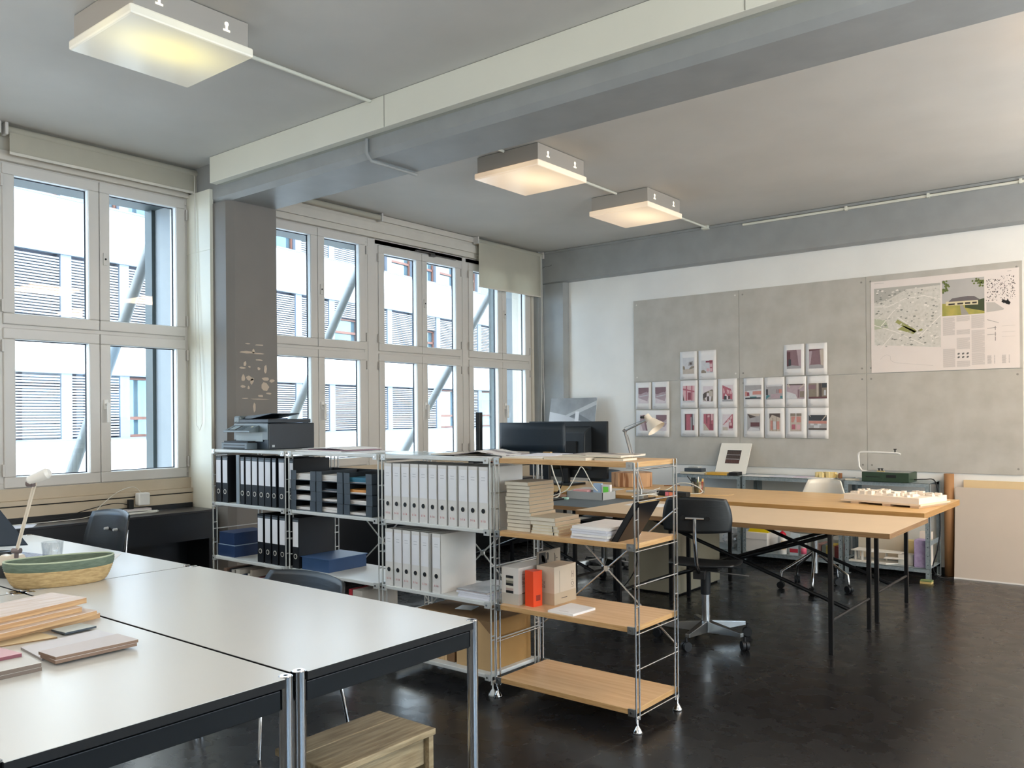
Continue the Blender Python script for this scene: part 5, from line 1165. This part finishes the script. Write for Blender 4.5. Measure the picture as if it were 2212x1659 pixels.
# print leaning in far corner
t=thing('mounted_photo','large grey photo of concrete beams leaning in the far corner','print',(.55,7.62,.0))
MX=Matrix.Translation((.235,7.60,.742))@Matrix.Rotation(-.2,4,'X')
g=G(); g.X=MX; g.box(0,.64,0,.006,0,.895); part('mount_board',g,mat('photo_pale','#c9cacd',.6),t)
g=G(); g.X=MX
def q(k,P): g.k=k; g.poly([(x*.64,-.0008-.0003*k-.00005*len(g.f),.895-.42*(1-y)*1.0) for x,y in P])
q(0,[(0,0),(1,0),(1,1),(0,1)]); q(1,[(0,1),(0,.62),(.35,.52),(1,.2),(1,.95),(.98,1)]); q(2,[(.33,.50),(1,.92),(1,.80),(.45,.46)]); q(3,[(.44,.48),(.58,.58),(.58,.44)]); q(3,[(.65,.55),(1,.30),(1,.22),(.66,.38)]); q(4,[(.57,.62),(.65,.62),(.65,.20),(.57,.20)]); q(4,[(.52,.22),(.70,.22),(.70,.0),(.52,.0)]); q(3,[(.86,.24),(1,.33),(1,.22)])
part('photo_print',g,[mat('ph0','#b9babd',.5),mat('ph1','#8f9193',.5,var=.2,scale=8),mat('ph2','#b3b4b5',.5),mat('ph3','#6b6d70',.5),mat('ph4','#d8d8da',.5)],t)
# ------------------------------------------------------------------ pinboards and prints
xb=[1.287,2.517,3.755,5.002]; zb_=[.889,1.781,2.677]
nm=[['lower left','lower middle','lower right'],['upper left','upper middle','upper right']]
sc=mat('screw_pale','#dcd8d0',.4)
for r in range(2):
    for c in range(3):
        x0,x1,z0,z1=xb[c],xb[c+1],zb_[r],zb_[r+1]
        t=thing('pinboard','grey fibre pinboard on the back wall, %s of the six'%nm[r][c],'pinboard',((x0+x1)/2,7.895,z0),'grey pinboards on the back wall')
        part('board_panel',G().box(x0+.0015,x1-.0015,7.889,7.8985,z0+.0015,z1-.0015),boardm,t)
        g=G()
        for x in (x0+.04,x1-.04):
            for z in (z0+.05,z1-.05): g.cyl((x,7.889,z),(x,7.887,z),.009,n=12)
        part('screws',g,sc if c==0 else mat('screw_grey','#8f8b84',.5),t)
M_=['#ded3d6','#8c7177','#b5a2a8','#b56a76','#93505c','#6b4a4e','#d9b2b6','#5d5350','#8f8477','#c5b9ad','#a9a6a8','#45484d','#cfcfd2','#4f8a8f','#c98f86']
PM=[mat('print_ink_%d'%i,c,.75,var=.1,scale=25) for i,c in enumerate(M_)]
S_=(0,0,1,0,1,1,0,1)
def sq(a,b,c,d): return [(a,b),(c,b),(c,d),(a,d)]
def pic(kind,rr):
    o=[]
    if kind=='sketch': o=[(2,sq(0,0,1,1)),(0,[(0,0),(1,0),(1,.5),(.6,.42),(.3,.5),(0,.35)]),(1,[(0,1),(1,1),(1,.75),(.7,.58),(.2,.55),(0,.62)]),(12,[(.1,.4),(.5,.44),(1,.52),(1,.55),(.5,.5),(.1,.45)])]
    if kind=='sketch2': o=[(1,sq(0,0,1,1)),(2,[(0,0),(.7,0),(.3,1),(0,1)]),(0,[(0,0),(.35,0),(.05,.5)])]
    if kind=='harbour': o=[(12,sq(0,0,1,1)),(9,sq(0,0,1,.3)),(8,[(0,.3),(.3,.22),(1,.34),(1,.48),(.4,.42),(0,.5)]),(10,[(.4,.5),(.95,.5),(.9,.78),(.5,.74)]),(7,sq(.6,.55,.8,.7))]
    if kind=='block': o=[(12,sq(0,0,1,1)),(3,sq(.38,.08,.98,1)),(6,sq(.45,.45,.68,.72)),(6,sq(.72,.45,.93,.72)),(6,sq(.45,.12,.68,.36)),(6,sq(.72,.12,.93,.36)),(4,sq(.38,.82,.98,.95)),(8,[(0,0),(.4,0),(.4,.12),(.2,.25),(0,.2)])]
    if kind=='frame': o=[(6,sq(0,0,1,1)),(7,sq(0,.1,.4,.62)),(3,sq(.25,0,.36,1)),(3,sq(.72,.1,.82,1)),(3,[(0,.75),(1,.6),(1,.68),(0,.85)]),(4,sq(.42,.15,.7,.6)),(12,sq(0,0,1,.1))]
    if kind=='corner': o=[(0,sq(0,0,1,1)),(8,[(0,.1),(0,.55),(.55,.95),(1,.75),(1,.05),(.6,0)]),(7,[(0,.2),(0,.5),(.5,.72),(.5,.35)]),(9,[(.6,.35),(.95,.35),(.95,.65),(.6,.72)]),(7,sq(.4,.05,.62,.35))]
    if kind=='corner2': o=[(0,sq(0,0,1,1)),(3,[(0,.15),(0,1),(.95,.72),(.95,.1),(.5,.08)]),(6,[(.08,.50),(.08,.82),(.35,.76),(.35,.48)]),(6,[(.42,.48),(.42,.74),(.66,.68),(.66,.46)]),(6,[(.72,.46),(.72,.67),(.9,.62),(.9,.45)]),(11,sq(.15,.12,.4,.34)),(10,sq(0,0,1,.12)),(5,sq(.55,.14,.75,.34))]
    if kind=='door': o=[(4,sq(0,0,1,1)),(5,sq(0,0,.15,1)),(3,sq(.15,0,.6,.95)),(11,sq(.75,.0,.85,1)),(12,sq(.86,.3,1,1)),(10,sq(.62,.0,.75,.8))]
    if kind=='stair': o=[(3,sq(0,0,1,1)),(6,[(.05,.5),(.28,.55),(.28,.85),(.05,.8)]),(6,[(.4,.55),(.62,.6),(.62,.95),(.4,.9)]),(6,[(.75,.6),(.95,.62),(.95,1),(.75,1)]),(9,[(0,0),(.6,0),(.1,.42),(0,.4)]),(4,sq(.6,.05,.95,.4)),(5,sq(.3,.42,.36,1)),(5,sq(.66,.4,.72,1))]
    if kind=='facade': o=[(0,sq(0,0,1,1)),(3,[(0,.35),(.9,1),(1,1),(1,.15),(.5,.1)]),(6,[(.1,.38),(.3,.52),(.3,.42),(.1,.3)]),(6,[(.4,.6),(.62,.74),(.62,.58),(.4,.48)]),(6,[(.7,.8),(.92,.94),(.92,.74),(.7,.64)]),(4,sq(.6,.12,.95,.5)),(9,sq(0,0,.5,.2)),(6,sq(.66,.3,.9,.48))]
    if kind=='room': o=[(1,sq(0,0,1,1)),(2,[(.35,.15),(.35,1),(1,1),(1,.1)]),(5,sq(0,.1,.3,.9)),(11,sq(.12,.15,.3,.5)),(10,[(0,0),(1,0),(1,.12),(.35,.18),(0,.12)])]
    if kind=='room2': o=[(1,sq(0,0,1,1)),(2,[(0,.2),(0,.9),(.7,.95),(.7,.22)]),(9,[(.7,.22),(.7,.95),(1,1),(1,.1)]),(10,[(0,0),(1,0),(1,.12),(.7,.2),(0,.18)]),(5,[(0,.9),(.7,.95),(1,1),(0,1)])]
    if kind=='office': o=[(12,sq(0,0,1,1)),(10,[(0,1),(1,1),(1,.72),(0,.6)]),(14,sq(0,.25,.35,.58)),(4,sq(.12,.28,.3,.52)),(14,sq(.45,.35,.98,.58)),(11,sq(.02,.06,.95,.16)),(13,sq(.3,.14,.7,.22))]
    if kind=='hall': o=[(10,sq(0,0,1,1)),(12,[(0,1),(1,1),(.8,.65),(.2,.65)]),(14,sq(.3,.4,.95,.68)),(4,sq(.4,.42,.43,.66)),(4,sq(.52,.42,.55,.66)),(4,sq(.64,.42,.67,.66)),(4,sq(.76,.42,.79,.66)),(2,sq(.3,.05,.85,.38)),(13,[(0,0),(.25,.25),(.1,.32),(0,.2)]),(13,sq(.85,.05,.98,.22)),(11,sq(0,.3,.12,.7))]
    if kind=='beams': o=[(2,sq(0,0,1,1)),(7,[(0,1),(1,1),(.75,.65),(.3,.62)]),(9,[(.0,.9),(.1,1),(.35,.6),(.3,.58)]),(9,[(.3,1),(.42,1),(.45,.65),(.4,.65)]),(9,[(.95,1),(1,.9),(.65,.6),(.62,.65)]),(1,sq(.62,.08,.72,.62)),(12,[(0,0),(.6,0),(.5,.3),(0,.5)]),(8,sq(.74,.1,.98,.5))]
    if kind=='columns': o=[(8,sq(0,0,1,1)),(12,sq(.05,.2,.2,.6)),(12,sq(.25,.25,.42,.75)),(12,sq(.8,.2,.95,.55)),(9,sq(.44,.1,.54,1)),(7,sq(.58,.05,.72,1)),(5,sq(0,0,1,.12)),(11,sq(.74,.7,1,1)),(1,sq(.0,.62,.4,.9))]
    if kind=='void': o=[(10,sq(0,0,1,1)),(9,[(0,1),(1,1),(.75,.6),(.2,.55)]),(7,[(0,1),(.8,.8),(.2,.72)]),(5,sq(.25,.25,.95,.5)),(12,[(0,0),(1,0),(.9,.15),(.25,.22)]),(10,[(0,0),(.2,.25),(.2,.7),(0,1)])]
    if kind=='timber': o=[(9,sq(0,0,1,1)),(7,[(0,.7),(0,1),(1,1),(1,.75),(.5,.85)]),(9,[(.4,.8),(.5,1),(.58,1),(.48,.8)]),(14,sq(.1,.08,.3,.6)),(12,sq(.35,.1,.6,.55)),(14,sq(.68,.1,.92,.55)),(8,sq(.3,0,.35,.75)),(8,sq(.62,0,.66,.8))]
    if kind=='plywall': o=[(9,sq(0,0,1,1)),(8,sq(0,.85,1,1)),(14,sq(.08,.5,.48,.82)),(14,sq(.54,.5,.95,.82)),(12,sq(.47,.5,.54,1)),(3,sq(.12,.1,.45,.38)),(6,sq(.55,.1,.9,.38))]
    if kind=='shed': o=[(10,sq(0,0,1,1)),(11,sq(0,.62,1,1)),(9,[(0,1),(.06,1),(.35,.62),(.3,.62)]),(9,[(.3,1),(.36,1),(.45,.62),(.42,.62)]),(9,[(.6,1),(.66,1),(.6,.62),(.56,.62)]),(9,[(.94,1),(1,.95),(.75,.62),(.7,.62)]),(14,sq(.0,.42,1,.6)),(12,sq(.1,.3,.3,.5)),(12,sq(.5,.3,.7,.5)),(7,sq(0,0,1,.12)),(12,sq(.3,.04,.6,.3))]
    return o
DATA=[((1.311,1.773,1.503,1.48),[(1.346,1.716,1.475,1.544)],['sketch'],'sheet with a faint mauve sketch, top left corner of the print grid'),
((1.516,1.774,1.723,1.481),[(1.554,1.716,1.684,1.541)],['sketch'],'sheet with a faint arching mauve sketch, second in the second row'),
((1.314,1.466,1.726,1.181),[(1.363,1.416,1.472,1.244),(1.562,1.417,1.692,1.247)],['sketch2','sketch'],'wide sheet with two mauve pictures behind the jointed lamp'),
((1.854,2.083,2.051,1.787),[(1.887,2.018,2.019,1.846)],['harbour'],'print of a pale waterside view, pinned above the pink prints'),
((2.07,2.085,2.269,1.783),[(2.101,1.98,2.232,1.849)],['block'],'print of a pink square building corner, right of the waterside view'),
((1.857,1.777,2.056,1.485),[(1.887,1.721,2.022,1.546)],['frame'],'print of pink columns and dark openings'),
((2.069,1.779,2.272,1.485),[(2.119,1.711,2.232,1.548)],['corner'],'print of a brownish building corner among the pink prints'),
((2.286,1.782,2.495,1.483),[(2.334,1.716,2.448,1.549)],['corner2'],'print of a pink building corner with dark ground floor'),
((1.86,1.476,2.057,1.184),[(1.905,1.424,2.013,1.252)],['door'],'print of a tall red door strip below the pink columns'),
((2.074,1.479,2.278,1.186),[(2.121,1.422,2.232,1.251)],['stair'],'print of a red stair facade in the bottom row'),
((2.287,1.48,2.494,1.183),[(2.335,1.417,2.447,1.252)],['facade'],'print of a red facade rising to the right in the bottom row'),
((2.978,2.092,3.181,1.79),[(3.01,2.037,3.151,1.856)],['room'],'print of a mauve room with a dark doorway, upper pair'),
((3.194,2.091,3.4,1.786),[(3.228,2.034,3.366,1.85)],['room2'],'print of an empty mauve room corner, upper pair'),
((2.562,1.778,2.77,1.482),[(2.577,1.706,2.751,1.56)],['office'],'landscape print of a bright office with desks'),
((2.78,1.779,2.985,1.481),[(2.796,1.705,2.967,1.561)],['hall'],'landscape print of a hall with teal benches and orange wall'),
((2.995,1.778,3.198,1.481),[(3.008,1.706,3.184,1.562)],['beams'],'landscape print of slanting ceiling beams'),
((3.208,1.778,3.41,1.479),[(3.22,1.707,3.395,1.56)],['columns'],'landscape print of columns against bright windows'),
((2.564,1.476,2.772,1.182),[(2.6,1.42,2.735,1.248)],['void'],'print of a grey void with pale ceiling edge, bottom row'),
((2.78,1.474,2.982,1.179),[(2.828,1.421,2.938,1.246)],['timber'],'print of a timber framed interior, bottom row'),
((2.992,1.473,3.2,1.181),[(3.041,1.42,3.15,1.247)],['plywall'],'print of a warm panelled wall, bottom row'),
((3.205,1.474,3.409,1.178),[(3.219,1.403,3.392,1.261)],['shed'],'landscape print of a dark ribbed ceiling hall, bottom right')]
for i,((x0,z1,x1,z0),pcs_,kinds,lab) in enumerate(DATA):
    rr=random.Random(i); yw=7.8868
    t=thing('pinned_print',lab,'print',((x0+x1)/2,yw,z0),'prints pinned in rows on the boards')
    a=rr.uniform(-.012,.012)
    g=G(); g.X=Matrix.Translation(((x0+x1)/2,yw,z1-.01))@Matrix.Rotation(a,4,'Y')@Matrix.Translation((-(x0+x1)/2,-yw,-(z1-.01)))
    def cv(u,v,x0=x0,x1=x1,z0=z0,z1=z1,yw=yw): return ((x0+x1)/2+u*(x1-x0)/2, yw-.001-.004*((1-v)/2)**2-.004*((1+u)/2)**3, (z0+z1)/2+v*(z1-z0)/2)
    g.sheet(lambda u,v:cv(u,v),5,5,.0006,0); part('sheet',g,paper,t)
    X=g.X
    for (pa,pb,pc,pd),k in zip(pcs_,kinds):
        g=G(); g.X=X; n_=0
        for col,P in pic(k,rr):
            g.k=col; n_+=1; Q=[]
            for (u,v) in P:
                xx=pa+(pc-pa)*u; zz=pd+(pb-pd)*v; U=2*(xx-x0)/(x1-x0)-1; V=2*(zz-z0)/(z1-z0)-1
                p=cv(U,V); Q.append((p[0],p[1]-.0030-.0003*n_,p[2]))
            g.poly(Q)
        part('picture',g,PM,t)
    g=G(); g.X=X
    for k in range(3):
        U0,U1=-.88,-.88+(.28,.42,.30)[k]; z_=z0+.030-.008*k; V=2*(z_-z0)/(z1-z0)-1
        p=cv(U0,V); q_=cv(U1,V); g.poly([(p[0],p[1]-.0032,z_),(q_[0],p[1]-.0032,z_),(q_[0],p[1]-.0032,z_+.002),(p[0],p[1]-.0032,z_+.002)])
    part('caption',g,mat('caption_grey','#a9a4a4',.8),t)
# big competition poster
px0,px1,pz0,pz1=3.800,4.981,1.785,2.620; yp=7.8855
t=thing('plan_poster','large white poster with map, photo and black figure plan','poster',((px0+px1)/2,yp,pz0))
part('sheet',G().box(px0,px1,yp,yp+.001,pz0,pz1),mat('poster_paper','#e6dcd6',.7,var=.02),t)
def flat(g,P,k=0,dy=.0006): g.k=k; g.poly([(x,yp-dy,z) for x,z in P])
rr=random.Random(77)
mp_=[mat('map_grey','#cdc9bf',.8,col2='#d9d4cc',scale=40),mat('map_green','#b9bda4',.8),mat('map_olive','#9c9c62',.8),mat('map_line','#e9e3dc',.8),mat('map_mid','#b3b0a8',.8),mat('map_dark','#8a8a82',.8)]
g=G(); x0,x1,z0,z1=3.829,4.384,1.99,2.555
flat(g,[(x0,z0+.05),(x1,z0),(x1,z1),(x0,z1-.0)],0,.0004)
flat(g,[(x0,z1),(x0,z1-.13),(x0+.12,z1-.11),(x0+.28,z1-.03),(x1,z1-.02),(x1,z1)],4,.0005); flat(g,[(x0,2.18),(x0,2.28),(x0+.10,2.26),(x0+.12,2.19)],1,.0005)
flat(g,[(x0+.18,2.235),(x0+.20,2.26),(x0+.36,2.15),(x0+.34,2.13)],2,.0007); flat(g,[(x0+.20,2.17),(x0+.25,2.20),(x0+.36,2.14),(x0+.33,2.12)],2,.0007); flat(g,[(x0+.37,2.15),(x0+.40,2.165),(x0+.41,2.15),(x0+.38,2.135)],2,.0007)
def line(a,b,w,k,dy=.0008):
    d=(Vector((b[0]-a[0],b[1]-a[1]))).normalized(); nx,nz_=-d.y*w/2,d.x*w/2; flat(g,[(a[0]+nx,a[1]+nz_),(b[0]+nx,b[1]+nz_),(b[0]-nx,b[1]-nz_),(a[0]-nx,a[1]-nz_)],k,dy)
for a,b in (((x0,2.39),(x0+.12,2.38)),((x0+.12,2.38),(x0+.26,2.44)),((x0+.26,2.44),(x0+.42,2.455)),((x0+.42,2.455),(x1,2.41)),((x0+.06,2.21),(x0+.16,2.33)),((x0+.16,2.33),(x0+.22,2.38)),((x0,2.22),(x0+.18,2.15)),((x0+.18,2.15),(x0+.42,2.02)),((x1,2.27),(x0+.38,2.09)),((x0+.2,2.28),(x0+.4,2.12)),((x0+.05,2.0),(x0+.16,2.13))): line(a,b,.007,3)
for i in range(230):
    x,z=rr.uniform(x0+.01,x1-.02),rr.uniform(z0+.03,z1-.02); w=rr.uniform(.004,.016); a=-.6+rr.uniform(-.3,.3)
    flat(g,[(x+w*math.cos(a+s),z+w*.6*math.sin(a+s)) for s in (.4,1.9,3.5,5.1)],rr.choice((3,4,4,5,0)),.0009+.000001*i)
part('site_map',g,mp_,t)
g=G(); x0,x1,z0,z1=4.396,4.724,2.258,2.570
cs=[mat('sky_print','#b9b6b2',.6,var=.06,scale=6),mat('leaf_print','#4d5a34',.7,col2='#77803f',scale=60,detail=6),mat('roof_print','#6d6668',.6),mat('wall_print','#d9cda8',.6),mat('lawn_print','#8f9148',.7,col2='#b9ab5a',scale=9),mat('shade_print','#3f4a30',.7),mat('path_print','#a09a90',.7),mat('openings_print','#3a3530',.7)]
flat(g,[(x0,z0),(x1,z0),(x1,z1),(x0,z1)],0,.0005); flat(g,[(x0,z0),(x1,z0),(x1,z0+.09),(x0+.1,z0+.10),(x0,z0+.11)],4,.0006)
flat(g,[(x0+.18,z0+.06),(x1,z0+.02),(x1,z0+.13),(x1-.05,z0+.12),(x0+.18,z0+.10)],5,.0007); flat(g,[(x0+.03,z0+.09),(x0+.28,z0+.08),(x0+.28,z0+.125),(x0+.03,z0+.125)],3,.0008)
flat(g,[(x0+.05,z0+.122),(x0+.30,z0+.118),(x0+.25,z0+.155),(x0+.20,z0+.16),(x0+.08,z0+.15)],2,.0009)
for a,b in ((.05,.10),(.12,.165),(.18,.22),(.235,.27)): flat(g,[(x0+a,z0+.092),(x0+b,z0+.092),(x0+b,z0+.106),(x0+a,z0+.106)],7,.0010)
flat(g,[(x0+.14,z0+.085),(x0+.16,z0+.085),(x0+.21,z0),(x0+.15,z0)],6,.0010); flat(g,[(x0,z0),(x0+.15,z0),(x0+.13,z0+.05),(x0+.10,z0+.09),(x0+.04,z0+.075),(x0,z0+.08)],4,.0011)
for cx_,cz_,R_ in ((x0+.03,z1-.04,.045),(x0+.02,z1-.09,.03),(x1-.05,z1-.03,.04),(x1-.02,z1-.05,.03)):
    for i in range(16):
        a,r=rr.uniform(0,2*PI),R_*rr.random(); w=.009
        x=min(max(cx_+r*math.cos(a),x0+w),x1-w); z=min(max(cz_+r*math.sin(a),z0+w),z1-w); flat(g,[(x+w*math.cos(s),z+w*math.sin(s)) for s in (0,1.2,2.5,3.7,5)],1,.0012+.00001*i)
part('rendered_view',g,cs,t)
g=G(); x0,x1,z0,z1=4.738,4.953,2.36,2.565; bkk=[mat('figure_black','#141214',.7),mat('figure_grey','#bdb8b2',.7)]
for i in range(240):
    x,z=rr.uniform(x0,x1),rr.uniform(z0,z1)
    if (x-x0)/(x1-x0)<.45 and z>z1-.02: continue
    if x<x0+.11 and z0+.06<z<z0+.11 and rr.random()<.6: continue
    w,h=rr.uniform(.0015,.006),rr.uniform(.001,.0028); a=-.55+rr.choice((0,PI/2))+rr.uniform(-.2,.2); c_,s_=math.cos(a),math.sin(a)
    flat(g,[(x+c_*p-s_*q1,z+s_*p+c_*q1) for p,q1 in ((-w,-h),(w,-h),(w,h),(-w,h))],0,.0006+.000001*i)
flat(g,[(4.85,2.345),(4.862,2.365),(4.885,2.352),(4.90,2.362),(4.905,2.348),(4.918,2.335),(4.908,2.315),(4.885,2.325),(4.875,2.335),(4.87,2.33)],0,.001)
flat(g,[(x0,2.35),(4.80,2.345),(4.87,2.285),(4.86,2.275),(x0,2.265)],1,.0006)
part('figure_plan',g,bkk,t)
g=G()
def col(xa,xb_,za,zb2,k=0,gap=.0052):
    z=zb2
    while z>za:
        g.k=k; e=xb_-(rr.uniform(0,.02) if rr.random()<.12 else 0); flat(g,[(xa,z-.0022),(e,z-.0022),(e,z),(xa,z)],k,.0006); z-=gap
for a in ((4.40,4.495,2.09,2.243),(4.40,4.495,1.812,1.97),(4.508,4.611,2.205,2.248),(4.508,4.611,2.09,2.13),(4.508,4.611,1.965,2.06),(4.508,4.611,1.812,1.86),(4.623,4.723,2.14,2.25),(4.623,4.723,1.93,2.12),(4.623,4.723,1.822,1.925)): col(*a)
for k,(xa,za) in enumerate([(4.515+.035*i,1.915-.030*j) for j in range(2) for i in range(3)]):
    flat(g,[(xa,za),(xa+.014,za+.004),(xa+.018,za+.016),(xa+.006,za+.018),(xa-.002,za+.01)],1,.0007)
for zz in (2.13,2.075): flat(g,[(4.742,zz-.003),(4.81,zz),(4.81,zz+.003),(4.742,zz)],1,.0007)
flat(g,[(4.742,2.20),(4.83,2.168),(4.83,2.171),(4.742,2.205)],2,.0007)
for zz in (2.11,2.06,2.02): flat(g,[(4.80,zz),(4.806,zz),(4.806,zz+.035),(4.80,zz+.035)],2,.0007)
for xa in (4.742,4.85):
    for i in range(13): 
        flat(g,[(xa,1.895-.0055*i),(xa+.025+.012*rr.random(),1.895-.0055*i),(xa+.03,1.897-.0055*i),(xa,1.897-.0055*i)],2,.0007); flat(g,[(xa+.05,1.895-.0055*i),(xa+.058,1.895-.0055*i),(xa+.058,1.897-.0055*i),(xa+.05,1.897-.0055*i)],2,.0007)
for zz in (2.14,2.09,2.05): flat(g,[(4.85,zz),(4.95,zz),(4.95,zz+.0015),(4.85,zz+.0015)],0,.0007)
flat(g,[(3.83,2.600),(3.915,2.600),(3.915,2.6025),(3.83,2.6025)],2,.0007); flat(g,[(4.895,2.597),(4.925,2.597),(4.925,2.5995),(4.895,2.5995)],2,.0007)
P_=[(3.88,1.905),(3.90,1.93),(3.935,1.945),(3.965,1.93),(3.965,1.895),(4.0,1.87),(4.2,1.845),(4.32,1.83)]
for a,b in zip(P_,P_[1:]):
    d=Vector((b[0]-a[0],b[1]-a[1])).normalized(); flat(g,[(a[0],a[1]),(b[0],b[1]),(b[0]-d.y*.0015,b[1]+d.x*.0015),(a[0]-d.y*.0015,a[1]+d.x*.0015)],0,.0007)
part('text_columns',g,[mat('text_pale','#b7b0ab',.8),mat('text_dark','#6d6a68',.8),mat('text_mid','#98938f',.8)],t)
# marks on the back wall: hairline crack in the grey concrete
g=G(); P_=[(.075,3.02),(.12,3.035),(.17,3.03),(.22,3.045)]
struct('trim_16', G().tube([(x,7.829,z+.15) for x,z in P_],.0015,4), dark)
